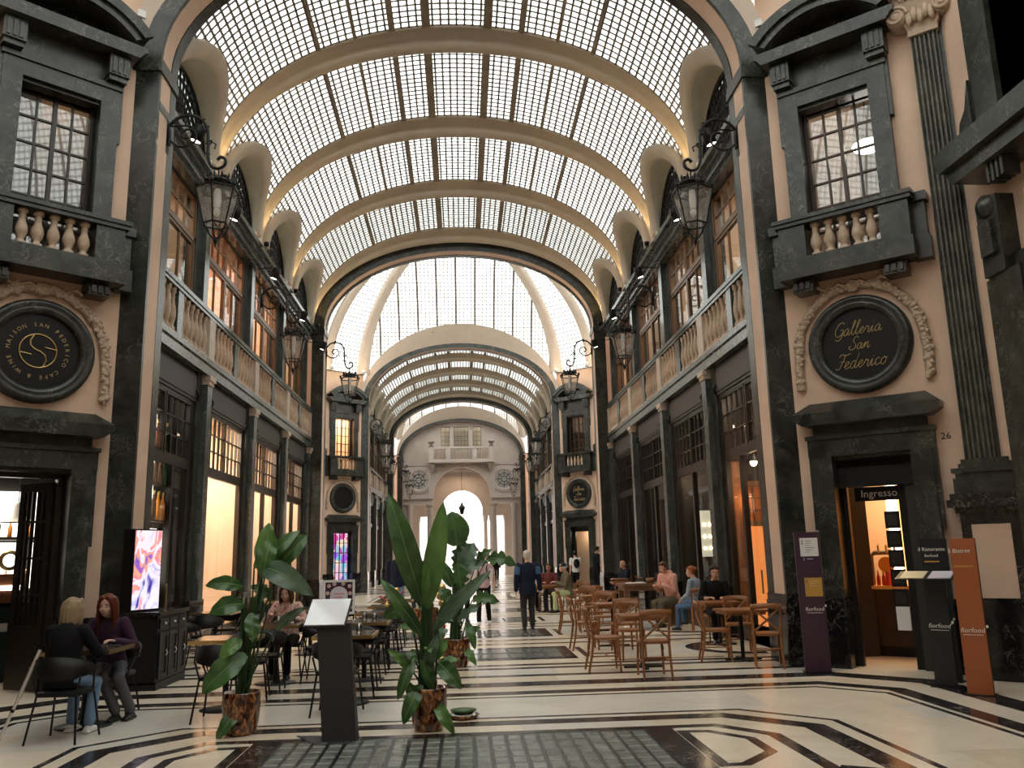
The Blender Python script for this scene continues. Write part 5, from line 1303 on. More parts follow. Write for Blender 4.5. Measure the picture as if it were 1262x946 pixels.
# ---- black cabinet with the screen
def cabinet():
    c = thing('cabinet','black panelled cabinet standing against the left pier','cabinet',(-4.11,12.0,0),pi/2)   # local x -> +Y, y -> -X
    MB().box(0,1.2,.0,.5,.08,.96).build('body','black_plastic',c); MB().box(-.03,1.23,-.03,.51,.96,1.01).build('top','black_marble',c); MB().box(.0,1.2,-.02,.5,0,.1).build('plinth','black_plastic',c)
    for i in range(3):
        d = MB(); d.box(.05+.38*i,.39+.38*i,-.018,0,.14,.74); d.box(.05+.38*i,.39+.38*i,-.028,-.018,.14,.2); d.box(.05+.38*i,.39+.38*i,-.028,-.018,.68,.74); d.box(.05+.38*i,.11+.38*i,-.028,-.018,.2,.68); d.box(.33+.38*i,.39+.38*i,-.028,-.018,.2,.68)
        o = d.build('door','black_plastic',c); m = MB(); m.tube([(.3+.38*i,-.03,.5),(.3+.38*i,-.05,.46),(.3+.38*i,-.03,.42)],.008,6); m.build('handle','white_paint',o)
        d = MB(); d.box(.05+.38*i,.39+.38*i,-.022,0,.78,.92); o = d.build('drawer','black_plastic',c); MB().ell((.22+.38*i,-.035,.85),(.018,.018,.018),8,6).build('knob','white_paint',o)
    s = thing('display_screen','upright lit advertising screen in a black housing on the cabinet','screen',(-4.4,12.3,1.01),radians(62))
    MB().box(-.25,.25,.0,.2,0,1.12).build('housing','black_plastic',s); MB().box(-.23,.23,-.006,0,.03,1.1).build('screen_face','screen_art',s)
m_,nt_,bs_ = _nodes('screen_art'); bs_.inputs['Base Color'].default_value = (.02,.02,.02,1)
g_ = nt_.nodes.new('ShaderNodeTexCoord'); mp_ = nt_.nodes.new('ShaderNodeMapping'); mp_.inputs['Scale'].default_value = (3.2,3.2,1.7); mp_.inputs['Location'].default_value = (1.3,0,.6); nt_.links.new(g_.outputs['Object'],mp_.inputs[0])
r_ = _ramp(nt_, _noise(nt_, 1.6, 3, .5, 1.2, mp_.outputs[0]), [(.3,(.05,.03,.35)),(.38,(.75,.7,.95)),(.48,(.95,.85,.85)),(.53,(.85,.2,.35)),(.58,(.95,.45,.2)),(.66,(.2,.1,.6)),(.75,(.8,.1,.4))])
nt_.links.new(r_, bs_.inputs['Emission Color']); bs_.inputs['Emission Strength'].default_value = 1.15
cabinet()
# ---- standing signs
plain('menu_grey',(.035,.036,.04),.5); plain('sign_purple',(.045,.017,.04),.45); plain('sign_black',(.012,.014,.018),.4); plain('sign_orange',(.36,.1,.03),.45); plain('ochre',(.55,.3,.06),.5)
plain('leaflet_lilac',(.72,.66,.72),.4); plain('leaflet_cream',(.8,.66,.42),.4)
def menu_stand():
    t = thing('menu_stand','slanted dark grey menu stand with a glossy lit menu on top','menu stand',(-1.3,8.42,0),radians(-6))
    m = MB(); m.hexa([(-.02,-.06,.012),(.3,-.06,.012),(.3,.06,.012),(-.02,.06,.012)],[(-.1,-.03,1.06),(.22,-.03,1.06),(.22,.02,1.06),(-.1,.02,1.06)]); m.build('post','menu_grey',t)
    MB().plate([(-.34,.22),(-.02,-.22),(.36,-.14),(.3,.14),(.02,.2)],0,.012).build('foot_plate','menu_grey',t)
    X = Matrix.Translation((-.02,.08,1.15)) @ Matrix.Rotation(radians(38),4,'X')
    MB().box(-.2,.2,-.19,.19,-.02,.01,X).build('tray','menu_grey',t); MB().box(-.19,.19,-.18,.18,.01,.016,X).build('menu_sheet','menu_face',t)
m_,nt_,bs_ = _nodes('menu_face'); bs_.inputs['Roughness'].default_value = .06; bs_.inputs['Base Color'].default_value = (.88,.92,.97,1); bs_.inputs['Coat Weight'].default_value = 1.
menu_stand()
def brand(parent, x, y, z, s=1.):
    # a small white script mark with a leaf
    text('fiorfood',parent,(x,y,z),.075*s,'paper_white',shear=.2,name='logo'); m = MB(); m.ell((x+.15*s,y,z+.045*s),(.013*s,.002,.017*s),8,6); m.box(x-.1*s,x+.1*s,y-.001,y+.001,z-.052*s,z-.046*s); m.build('logo_leaf','paper_white',parent)
def totems():
    t = thing('totem_sign','tall purple information sign by the right pier','sign',(4.78,11.7,0),radians(-12))
    MB().box(-.17,.17,-.02,.02,0,1.87).build('panel','sign_purple',t); MB().box(-.19,.19,-.12,.14,0,.012).build('foot_plate','black_metal',t)
    p = MB().box(-.1,.14,-.024,-.02,1.54,1.79).build('white_notice','paper_white',t); text('2',p,(-.07,-.026,1.73),.08,'sign_purple')
    for i,wd in enumerate((.09,.07,.06,.11,.09,.05)): MB().box(-.03,-.03+wd,-.0255,-.0245,1.745-.03*i,1.75-.03*i).build('text_line','menu_grey',p)
    text('1',t,(-.06,-.022,1.5),.06,'leaflet_lilac'); MB().box(-.02,.06,-.022,-.0205,1.5,1.508).build('text_line','leaflet_lilac',t)
    p = MB().box(-.08,.15,-.024,-.02,1.0,1.25).build('ochre_notice','ochre',t); text('0',p,(-.055,-.026,1.2),.06,'sign_purple')
    for i,wd in enumerate((.12,.08,.1)): MB().box(-.02,-.02+wd,-.0255,-.0245,1.2-.03*i,1.206-.03*i).build('text_line','leaflet_cream',p)
    brand(t,.02,-.023,.83)
    t = thing('totem_sign','tall black information sign beside the orange one','sign',(5.98,10.62,0),radians(-48))
    MB().box(-.16,.16,-.02,.02,0,1.73).build('panel','sign_black',t); MB().box(-.18,.18,-.1,.12,0,.012).build('foot_plate','black_metal',t); text('il Ristorante',t,(-.02,-.022,1.6),.066,'paper_white'); text('fiorfood',t,(-.03,-.022,1.52),.05,'paper_white'); MB().box(-.12,.06,-.022,-.0205,1.44,1.455).build('text_line','ochre',t); brand(t,.0,-.023,.7)
    t = thing('totem_sign','tall orange information sign at the right edge','sign',(5.74,9.58,0),radians(-38))
    MB().box(-.13,.13,-.02,.02,0,1.72).build('panel','sign_orange',t); MB().box(-.135,.135,.02,.045,0,1.72).build('back_panel','sign_black',t); MB().box(-.16,.16,-.1,.14,0,.012).build('foot_plate','black_metal',t); text('il Bistrot',t,(-.04,-.022,1.58),.066,'paper_white'); MB().box(-.11,.09,-.022,-.0205,1.4,1.415).build('text_line','ochre',t); brand(t,0,-.023,.7)
    t = thing('menu_lectern','black lectern with two leaflets on its tilted tray','menu stand',(5.72,10.2,0),radians(-42))
    MB().hexa([(-.13,-.02,.0),(.11,-.02,.0),(.11,.03,.0),(-.13,.03,.0)],[(-.13,-.02,1.27),(.11,-.02,1.27),(.11,.03,1.27),(-.13,.03,1.27)]).build('post','sign_black',t); MB().box(-.16,.15,-.12,.14,0,.012).build('foot_plate','black_metal',t)
    X = Matrix.Translation((-.06,-.1,1.3)) @ Matrix.Rotation(radians(14),4,'X')
    MB().box(-.34,.3,-.17,.17,-.012,.0,X).build('tray','sign_black',t); MB().box(-.29,-.02,-.15,.15,0,.006,X).build('leaflet','leaflet_cream',t); MB().box(.03,.28,-.15,.15,0,.006,X).build('leaflet','leaflet_lilac',t)
    brand(t,-.01,-.023,.7)
totems()
def poster():
    t = thing('poster_stand','white framed floral poster on a stand among the black tables','poster',(-2.15,15.15,0),radians(4))
    m = MB(); m.box(-.27,.27,-.015,.015,.72,.76); m.box(-.27,.27,-.015,.015,1.26,1.3); m.box(-.27,-.23,-.015,.015,.76,1.26); m.box(.23,.27,-.015,.015,.76,1.26); m.build('frame','white_paint',t)
    MB().box(-.23,.23,-.005,.005,.76,1.26).build('poster_ground','sign_purple',t)
    MB().prism([(-.15,.76),(.15,.76),(.15,1.05)]+arc(0,1.05,.15,.14,0,pi,10)[1:-1]+[(-.15,1.05)],-.008,-.005).build('poster_arch','leaflet_lilac',t)
    for i,(x,z) in enumerate(((-.17,1.2),(-.19,1.08),(.18,1.19),(.19,1.07),(-.08,1.23),(.07,1.23),(-.19,.95),(.19,.95),(-.2,.84),(.2,.84))):
        m = MB(); [m.ell((x+.02*cos(a),-.008,z+.02*sin(a)),(.016,.004,.016),6,4) for a in (0,1.26,2.5,3.77,5.0)]; m.build('flower','flower_pale',t)
    for i in range(3): MB().box(-.09,.09-.03*i,-.0095,-.008,1.06-.06*i,1.075-.06*i).build('text_line','flower_pink',t)
    for x in (-.25,.25): MB().tube([(x,.02,0),(x,.02,1.0)],.012,6).build('leg','black_metal',t)
    for x in (-.25,.25): MB().box(x-.03,x+.03,-.15,.15,0,.02).build('foot','black_metal',t)
plain('flower_pale',(.75,.5,.48),.6)
poster()
def bead_post():
    t = thing('bead_post','gold beaded decorative post between the potted plants','ornament',(-.35,14.6,0))
    for i in range(9): MB().ell((.035*cos(i*1.3),.035*sin(i*1.3),.14+.125*i),(.075,.075,.075),12,8).build('bead','drink_red' if i == 3 else 'gold',t)
    MB().tube([(0,0,0),(0,0,1.2)],.02,6).build('rod','gold',t); MB().lathe([(0,0),(.14,0),(.14,.03),(.04,.06)],16).build('base','gold',t)
    for i,(x,y,z) in enumerate(((-1.42,16.3,.792),(-1.38,18.2,.792))):
        o = thing('table_lamp','small brass table lamp with red tips on the %s table of the row' % ('fourth','fifth')[i],'lamp',(x,y,z)); MB().lathe([(0,0),(.06,0),(.06,.015),(.015,.03),(.015,.16),(.045,.18),(.03,.24),(0,.25)],12).build('stem','gold',o)
        for q in (1,-1): MB().tube([(q*.02,0,.08),(q*.14,0,.17)],[.008,.02],6).build('red_tip','drink_red',o)
    for i,(x,y,r) in enumerate(((-2.55,12.2,1),(-2.42,12.5,0),(-1.25,12.3,1),(-1.42,12.6,1),(-1.25,10.5,1))):
        g = thing('drinking_glass','clear glass on a black table, %s' % ('before the flowered blouse','at the blouse wearer\'s hand','of the second table in the row','at the back of the second table in the row','of the first table in the row')[i],'glass',(x,y,.792)); MB().lathe([(.0,.004),(.03,.0),(.035,.11),(.032,.11),(.028,.01)],12).build('bowl','lantern_glass',g)
bead_post()
def crutch():
    t = thing('crutch','grey metal crutch with a black tip leaning on the blonde woman\'s chair','crutch',(-4.36,8.6,0))
    v = Vector((.24,.2,.86)); P = lambda k: tuple(v*k)
    MB().tube([P(.04),P(.55)],.015,8).build('lower_tube','steel_light',t); MB().tube([P(.5),P(1.0)],.019,8).build('upper_tube','steel_light',t); MB().tube([P(0),P(.06)],[.022,.016],8).build('tip','black_plastic',t)
    MB().tube([P(.78),tuple(v*.78+Vector((-.06,.1,.01)))],.014,6).build('handle','black_plastic',t); MB().lathe([(.045,-.03),(.05,0),(.045,.04)],10,P(1.0),a0=.5,a1=4.2).build('cuff','black_plastic',t)
    for k in (.36,.5): MB().tube([P(k),P(k+.03)],.018,8).build('clip','black_plastic',t)
plain('steel_light',(.72,.7,.66),.35,.6)
crutch()
# ================================================================== potted plants
def leafmat(name, a, b):
    m,nt,bs = _nodes(name); nt.links.new(_ramp(nt,_noise(nt,7,3),[(.3,a),(.7,b)]),bs.inputs['Base Color']); bs.inputs['Roughness'].default_value = .34
    bs.inputs['Specular IOR Level'].default_value = .6
    return m
leafmat('leaf_green',(.026,.085,.022),(.07,.17,.042)); leafmat('leaf_light',(.07,.18,.04),(.14,.3,.075)); leafmat('leaf_grey',(.06,.12,.075),(.14,.22,.15))
plain('leaf_rib',(.16,.27,.09),.45); plain('stem_green',(.03,.075,.022),.45,var=.25); plain('stem_brown',(.1,.085,.04),.7,var=.3); plain('soil',(.03,.02,.014),.95,bump=.5,bscale=60)
def leaf(parent, base, tip, width, face=(0,-1,.25), bend=.15, mat='leaf_green', stem=None, fold=.18, lobes=0, name='leaf', roll=0.):
    """paddle leaf from base to tip: blade with a raised midrib; its stalk runs from stem (a point) to the base"""
    B = Vector(base); T = Vector(tip); ax = T-B; L = ax.length; ax.normalize()
    f = Vector(face); f = (f-ax*f.dot(ax)).normalized(); s = ax.cross(f).normalized()
    n = 12; m = 4; mb = MB(); rows = []; mid = []
    for i in range(n+1):
        u = i/n; c = B.lerp(T,u)+f*bend*L*sin(pi*u)*.9 - Vector((0,0,1))*bend*L*.25*u*u
        w = width/2*(sin(pi*min(1,u*.97+.03))**.6)*(1-.25*u); w = max(w,.002)
        r = []
        for j in range(-m,m+1):
            v = j/m; ww = w
            if lobes and abs(v) > .3: ww = w*(1 if int(u*lobes*2) % 2 == 0 else .55)
            r.append(tuple(c+s*ww*v*cos(fold)+f*(ww*abs(v)*sin(fold)*1.1+.012*sin(u*19+v*3+L*40)*abs(v)+roll*ww*v)))
        rows.append(r); mid.append(tuple(c-f*.002))
    mb.grid(rows,True); back = [[tuple(Vector(p)-f*.003) for p in r][::-1] for r in rows]; mb.grid(back,True)
    mb.cur = 1; mb.tube(mid,[.008*(1-.8*i/n)+.0015 for i in range(n+1)],5)
    o = mb.build(name,[mat,'leaf_rib'],parent)
    if stem is not None:
        S = Vector(stem); q = S.lerp(B,.5)+Vector((0,0,.06*(B-S).length)); P = [S.lerp(q,.5)*.5+S.lerp(q,.5)*.5, ]
        pts = [tuple(S*(1-t)**2+q*2*t*(1-t)+B*t*t) for t in [i/6 for i in range(7)]]
        MB().tube(pts,[.014,.013,.012,.011,.01,.009,.008],6).build('stalk','stem_green',parent)
    return o
def pot(loc, label, r=.175, h=.4):
    t = thing('potted_plant',label,'plant',loc)
    p = MB().lathe([(0,0),(r*.72,0),(r*.86,.03),(r*.97,h*.3),(r*1.04,h*.6),(r*1.02,h-.02),(r*1.0,h),(r*.93,h),(r*.92,h-.05),(0,h-.05)],28).build('pot','tortoise',t)
    MB().lathe([(r*.92,0),(r*.5,.012),(0,.02)],20,(0,0,h-.06)).build('soil','soil',t)
    return t
def plant_left():
    t = pot((-2.2,8.9,0),'tall leafy plant in a tortoiseshell pot beside the left tables')
    k = 117.4
    def P(x,y,d=0.): return ((x-293)/k, d, 1.66+(692-y)/k)
    S = lambda a,b=0: (a,b,.36)
    spec = [((316,708),(318,646),.3,-.02,'leaf_light',.1,0),((312,700),(352,654),.2,.1,'leaf_green',.2,0),((330,700),(362,660),.24,.12,'leaf_green',.1,0),((322,668),(315,712),.26,-.12,'leaf_green',.12,0),
            ((314,700),(376,728),.3,-.18,'leaf_grey',.3,0),((290,722),(249,716),.2,-.1,'leaf_green',.25,0),((292,742),(256,748),.25,-.12,'leaf_green',.25,0),((303,752),(308,782),.2,-.16,'leaf_green',.1,0),
            ((331,772),(366,744),.13,-.1,'leaf_grey',.2,0),((292,782),(270,800),.2,-.14,'leaf_light',.2,0),((298,798),(254,836),.33,-.2,'leaf_green',.12,0),((296,858),(272,888),.18,-.18,'leaf_green',.2,0),
            ((316,720),(300,760),.14,.05,'leaf_grey',.1,0),((300,700),(325,676),.16,.15,'leaf_green',.1,0),((322,735),(296,720),.15,.1,'leaf_green',.2,0)]
    for i,(b,e,w,d,m,bd,l) in enumerate(spec):
        B = P(*b,d*.4); T_ = P(*e,d); a = (i-7)*.014
        leaf(t,B,T_,w*.88,bend=bd,mat=m,stem=S(a*.6,.04*sin(i*2.1)),face=(.15*sin(i),-1,.35))
    for i in range(3): MB().tube([(-.03+.03*i,.02*i,.34),(-.02+.03*i,.02*i,.75),(.01+.04*i,0,1.3)],[.026,.022,.014],7).build('stem',('stem_green','stem_brown','stem_green')[i],t)
def plant_mid():
    t = pot((-.36,8.78,0),'tall plant with two upright paddle leaves in a tortoiseshell pot, nearest the viewer')
    k = 118.3
    def P(x,y,d=0.): return ((x-528)/k, d, 1.66+(685-y)/k)
    spec = [((521,742),(480,604),.29,-.02,'leaf_green',.1),((526,745),(547,618),.25,-.05,'leaf_light',.08),((520,775),(472,704),.16,-.12,'leaf_green',.2),((534,770),(602,700),.17,-.2,'leaf_grey',.12),
            ((505,742),(476,752),.2,-.1,'leaf_green',.2),((508,812),(482,786),.12,-.2,'leaf_light',.25),((512,800),(494,842),.14,-.2,'leaf_green',.15),((530,800),(552,778),.2,-.18,'leaf_light',.2),
            ((524,816),(540,770),.14,-.22,'leaf_grey',.15),((540,806),(566,832),.2,-.22,'leaf_green',.15),((520,830),(500,868),.18,-.2,'leaf_green',.2),((536,850),(558,880),.14,-.22,'leaf_light',.25),
            ((522,740),(530,700),.08,-.12,'leaf_light',.1),((540,760),(560,728),.12,.1,'leaf_green',.15),((516,846),(502,822),.14,-.16,'leaf_green',.2),((535,835),(520,800),.14,-.2,'leaf_green',.1)]
    for i,(b,e,w,d,m,bd) in enumerate(spec):
        leaf(t,P(*b,d*.4),P(*e,d),w,bend=bd,mat=m,stem=(.012*(i-8),.04*sin(i*2.),.36),face=(.12*sin(i*1.7),-1,.25))
    for i in range(7):
        a = i*2.4; z = .55+.09*i; leaf(t,(.1*cos(a),.1*sin(a),z),(.3*cos(a),.28*sin(a),z+.12-.04*(i%3)),.13,face=(.3*cos(a),-.6,.8),bend=.25,mat=('leaf_light','leaf_green')[i%2],stem=(0,0,.4))
    for i in range(4): MB().tube([(-.04+.027*i,.02*(i%2),.34),(-.04+.022*i,.0,.8),(-.05+.03*i,0,1.2)],[.03,.026,.015],7).build('stem','stem_brown' if i == 3 else 'stem_green',t)
    MB().ell((.02,-.12,.36),(.05,.03,.02),8,6).build('pebble','paper_white',t)
def plant_back():
    t = pot((-.12,13.5,0),'bushy split-leaf plant in a tortoiseshell pot behind the nearest plant',.2,.42)
    k = 76.9
    def P(x,y,d=0.): return ((x-560)/k, d, 1.66+(684-y)/k)
    spec = [((562,672),(556,630),.52,-.1,'leaf_green',.1,0),((566,700),(583,668),.5,.05,'leaf_grey',.12,5),((560,706),(598,690),.34,.0,'leaf_grey',.15,5),((596,690),(634,694),.28,-.2,'leaf_green',.35,4),((586,690),(604,676),.2,-.2,'leaf_green',.2,3),
            ((566,722),(562,690),.34,-.1,'leaf_green',.1,4),((556,720),(540,686),.22,0,'leaf_green',.15,0),((580,735),(612,736),.26,-.25,'leaf_green',.3,4),((552,735),(540,722),.24,-.1,'leaf_green',.2,0),
            ((562,745),(585,715),.22,-.15,'leaf_green',.2,3),((562,760),(592,738),.2,-.2,'leaf_grey',.2,3),((575,775),(588,765),.16,-.2,'leaf_green',.2,0),((568,790),(583,808),.14,-.2,'leaf_light',.25,0),((560,700),(572,655),.3,.12,'leaf_green',.1,5),((556,760),(540,745),.2,-.1,'leaf_green',.2,0),((572,760),(582,790),.16,-.22,'leaf_green',.2,0)]
    for i,(b,e,w,d,m,bd,l) in enumerate(spec):
        leaf(t,P(*b,d*.4),P(*e,d),w,bend=bd,mat=m,stem=(.012*(i-8),.04*sin(i*2.),.38),face=(.15*sin(i*1.7),-1,.4),lobes=l)
    for i in range(3): MB().tube([(-.04+.03*i,.02*(i%2),.36),(-.02+.03*i,.0,.8),(.0+.03*i,0,1.25)],[.026,.022,.014],7).build('stem','stem_brown' if i == 1 else 'stem_green',t)
    t = pot((-.83,19.4,0),'pot with a small plant farther down the row of tables',.27,.55)
    for i in range(8): a = i*.8; leaf(t,(.05*cos(a),.05*sin(a),.7),(.3*cos(a),.3*sin(a),1.1+.1*(i%3)),.16,face=(cos(a),sin(a),.6),mat='leaf_green',stem=(0,0,.5))
plant_left(); plant_mid(); plant_back()
d = thing('shell_dish','small brown dish on the floor behind the nearest pot','dish',(-.02,9.32,0)); MB().lathe([(0,0),(.13,0),(.17,.04),(.15,.045),(.11,.015),(0,.012)],18).build('bowl','tortoise',d); MB().lathe([(0,0),(.1,0),(.14,.04),(0,.04)],16,(0,0,.046)).build('rim','leaf_green',d)
# ================================================================== people
for nm,c,r in (('skin_fair',(.62,.36,.26),.5),('skin_tan',(.45,.25,.17),.5),('skin_pale',(.66,.42,.33),.5),('hair_blonde',(.3,.22,.135),.5),('hair_red',(.12,.025,.012),.4),('hair_dark',(.02,.013,.01),.45),('hair_brown',(.08,.04,.02),.5),('hair_ginger',(.3,.1,.03),.5),
    ('hair_white',(.6,.57,.54),.6),('cloth_black',(.009,.009,.011),.8),('cloth_plum',(.045,.02,.04),.75),('cloth_grey',(.1,.1,.12),.8),('cloth_navy',(.015,.02,.04),.8),('cloth_denim',(.16,.25,.38),.85),('cloth_blue',(.07,.14,.27),.8),('cloth_pink',(.72,.38,.32),.85),('cloth_rose',(.6,.42,.44),.85),
    ('cloth_white',(.72,.7,.68),.85),('cloth_khaki',(.15,.13,.085),.85),('cloth_lime',(.5,.58,.32),.8),('cloth_charcoal',(.045,.045,.05),.85),('shoe_white',(.75,.74,.72),.5),('shoe_black',(.012,.012,.012),.4),('cloth_red',(.2,.06,.06),.8),('cloth_washed',(.3,.37,.45),.85),('cloth_jean',(.09,.17,.3),.85),('cloth_green',(.08,.16,.1),.8),('lip',(.45,.13,.11),.45),('eye_white',(.75,.72,.7),.3),('eye_dark',(.02,.012,.01),.2)):
    plain(nm,c,r,var=.12 if nm.startswith(('cloth','hair')) else 0,vscale=30,spec=.15 if nm.startswith('cloth') else .2 if nm.startswith('hair') else .4)
m_,nt_,bs_ = _nodes('cloth_floral'); nt_.links.new(_ramp(nt_,_noise(nt_,22,2,.5,.5),[(.4,(.55,.3,.25)),(.5,(.75,.6,.5)),(.62,(.4,.12,.12))]),bs_.inputs['Base Color']); bs_.inputs['Roughness'].default_value = .85
QUEUE = []
def later(mb, name, mats, parent, voxel, smooth=3):
    """join overlapping shapes into one continuous skin"""
    me = mb.mesh(name, mats); o = put(name, me, parent); QUEUE.append((o, voxel, smooth)); return o
def flush():
    tmp = []
    for o,vx,sm in QUEUE:
        m = o.modifiers.new('skin','REMESH'); m.mode = 'VOXEL'; m.voxel_size = vx; m.use_smooth_shade = True
        if sm: s = o.modifiers.new('smooth','SMOOTH'); s.iterations = sm; s.factor = .5
    dg = bpy.context.evaluated_depsgraph_get(); dg.update()
    for o,vx,sm in QUEUE:
        me = bpy.data.meshes.new_from_object(o.evaluated_get(dg), depsgraph=dg); mats = [m for m in o.data.materials]
        o.modifiers.clear(); o.data = me
        if not me.materials:
            for m in mats: me.materials.append(m)
    QUEUE.clear()
    for o,parent,loc,rot,name in TEXTS:
        me = bpy.data.meshes.new_from_object(o.evaluated_get(dg), depsgraph=dg); cu = o.data
        bpy.data.objects.remove(o); bpy.data.curves.remove(cu)
        if not me.polygons: continue
        put(name, me, parent, loc, rot=rot)
    TEXTS.clear()
def loft(mb, C, rx, ry, side=(1,0,0), seg=14):
    """closed tube of elliptical rings; side is the wide direction"""
    C = [Vector(c) for c in C]; n = len(C); S = Vector(side); rows = []
    for i,c in enumerate(C):
        t = (C[min(i+1,n-1)]-C[max(i-1,0)]).normalized(); a = (S-t*S.dot(t)).normalized(); b = t.cross(a)
        rows.append([tuple(c+a*rx[i]*cos(2*pi*k/seg)+b*ry[i]*sin(2*pi*k/seg)) for k in range(seg)])
    mb.grid(rows,True,wrap=True); mb.add(rows[0],[tuple(range(seg-1,-1,-1))]); mb.add(rows[-1],[tuple(range(seg))])
def limb(mb, pts, r):
    pts = [Vector(p) for p in pts]; mb.tube(pts,r,10)
    for p,q in zip(pts,r): mb.ell(p,(q,q,q),10,6)
def ik(a, b, l1, l2, hint):
    a = Vector(a); b = Vector(b); d = b-a; L = min(d.length,(l1+l2)*.995); dn = d.normalized(); b = a+dn*L
    x = (l1*l1-l2*l2+L*L)/(2*L); h = sqrt(max(0,l1*l1-x*x)); hv = Vector(hint); hv = (hv-dn*hv.dot(dn)).normalized()
    return a+dn*x+hv*h, b
def person(label, loc, rz, H=1.72, seat=None, lean=0., wr=None, ft=None, head=(0,0), skin='skin_fair', top='cloth_black', legs='cloth_black', shoe='shoe_black', hair='hair_dark', style='short', vox=.013, female=False, turn=0., sleeve=1., skirt=0., coat=0., bulk=1., curl=.9, group=None, hipshift=(0,0)):
    """front is local -y; x to the figure's left. wr / ft: wrist and ankle points (left, right)"""
    t = thing('person',label,'person',loc,rz,group); k = H/1.74
    V = lambda x,y,z: Vector((x*k,y*k,z*k))
    hz = .93 if seat is None else (seat+.1)/k
    hip = V(hipshift[0],hipshift[1],hz); ln = radians(lean); up = Vector((0,-sin(ln),cos(ln))); fwd = Vector((0,-cos(ln),-sin(ln)))
    ct,st = cos(turn),sin(turn); side = Vector((ct,st,0))
    sp = lambda d,f=0.: hip+up*d*k+fwd*f*k
    sh = sp(.5); neck = sp(.56,.0); hd = sp(.685,.035+.02)
    sw = (.165 if female else .185)*bulk
    sl = sp(.475); SL,SR = sl+side*sw*k, sl-side*sw*k
    if wr is None: wr = ((.24,-.03,.80),(-.24,-.03,.80)) if seat is None else ((.15,-.36,seat/k+.2),(-.15,-.36,seat/k+.2))
    arms = []
    for S,w,sg in ((SL,wr[0],1),(SR,wr[1],-1)):
        e,w2 = ik(S,V(*w),.285*k,.255*k,(sg*.5,.7,-.5)); arms.append((S,e,w2,sg))
    if ft is None: ft = ((.1,.0,.085),(-.1,.02,.085)) if seat is None else ((.1,-.44,.085),(-.1,-.40,.085))
    lg = []
    for w,sg in ((ft[0],1),(ft[1],-1)):
        h = hip+side*sg*.09*k+Vector((0,0,-.02*k)); e,a = ik(h,V(*w),.43*k,.42*k,(0.03*sg,-1,.25 if seat is None else .9)); lg.append((h,e,a,sg))
    b = MB()      # --- the body
    loft(b,[sp(-.08),sp(.0),sp(.12),sp(.3),sp(.42),sp(.5),sp(.54)],[x*k*bulk for x in (.13,.155,.135,.15,.165,.13,.06)],[x*k*bulk for x in (.09,.105,.095,.11,.105,.08,.055)],side)
    limb(b,[sp(.5),neck,sp(.62,.03)],[.06*k,.053*k,.05*k])
    yaw,pit = radians(head[0]),radians(head[1])
    HM = Matrix.Translation(hd) @ Matrix.Rotation(yaw,4,'Z') @ Matrix.Rotation(pit,4,'X') @ Matrix.Scale(k,4)
    b.ell((0,.012,.035),(.076,.094,.094),14,10,HM); b.ell((0,-.03,-.045),(.056,.062,.07),12,8,HM); b.ell((0,-.056,-.088),(.03,.026,.024),8,6,HM)
    b.tube([(0,-.086,.015),(0,-.104,-.02),(0,-.108,-.032)],[.008,.012,.013],8,xf=HM); b.ell((.011,-.092,-.036),(.009,.01,.007),6,4,HM); b.ell((-.011,-.092,-.036),(.009,.01,.007),6,4,HM)
    for q in (1,-1): b.ell((q*.078,.012,-.005),(.01,.02,.032),8,6,HM); b.ell((q*.032,-.074,.026),(.028,.014,.011),8,6,HM); b.ell((q*.042,-.058,-.03),(.024,.022,.024),8,6,HM)
    b.ell((0,-.083,-.062),(.024,.014,.008),8,6,HM); b.ell((0,-.08,-.073),(.02,.014,.008),8,6,HM)
    fr = [.048,.042,.04,.036,.026]
    for S,e,w,sg in arms:
        limb(b,[S,S.lerp(e,.5),e,e.lerp(w,.4),w],[x*k*bulk for x in fr])
        d = (w-e).normalized(); s2 = d.cross(Vector((0,0,1)))
        if s2.length < .2: s2 = Vector((0,-1,0)) if abs(d.z) > .9 else s2
        s2.normalize(); nn = s2.cross(d).normalized()   # palm plane: fingers spread along s2, curl toward -nn
        if seat is None and abs(d.z) > .6: s2 = Vector((0,-1,0))-d*d.dot(Vector((0,-1,0))); s2.normalize(); nn = -d.cross(s2)*sg
        pc = w+d*.045*k; loft(b,[w,w+d*.03*k,w+d*.075*k,w+d*.092*k],[x*k for x in (.024,.036,.04,.034)],[x*k for x in (.02,.017,.015,.011)],s2,10)
        for fi,(o,ln_) in enumerate(((-.029,.062),(-.01,.074),(.01,.07),(.028,.056))):
            p0 = w+d*.085*k+s2*o*k; c1 = (d*cos(curl*.4)-nn*sin(curl*.4)); c2 = (d*cos(curl)-nn*sin(curl)); c3 = (d*cos(curl*1.5)-nn*sin(curl*1.5))
            p1 = p0+c1*ln_*.45*k; p2 = p1+c2*ln_*.33*k; p3 = p2+c3*ln_*.26*k; limb(b,[p0,p1,p2,p3],[.0095*k,.0088*k,.008*k,.0068*k])
        tq = -1 if sg > 0 else 1; th = s2*tq*-1
        q0 = w+d*.025*k+th*.03*k; q1 = q0+(d*.7+th*.6-nn*.2).normalized()*.034*k; q2 = q1+(d*.9+th*.1-nn*.4).normalized()*.028*k; limb(b,[q0,q1,q2],[.012*k,.0105*k,.008*k])
    for h,e,a,sg in lg: limb(b,[h,h.lerp(e,.5),e,e.lerp(a,.35),a],[x*k*bulk for x in (.075,.064,.05,.046,.033)])
    for h,e,a,sg in lg: loft(b,[a+Vector((0,.04*k,-.05*k)),a+Vector((0,0,-.05*k)),a+Vector((sg*.01,-.08*k,-.062*k)),a+Vector((sg*.01,-.14*k,-.066*k))],[x*k for x in (.025,.032,.038,.03)],[x*k for x in (.022,.03,.02,.012)])
    later(b,'body',skin,t,vox)
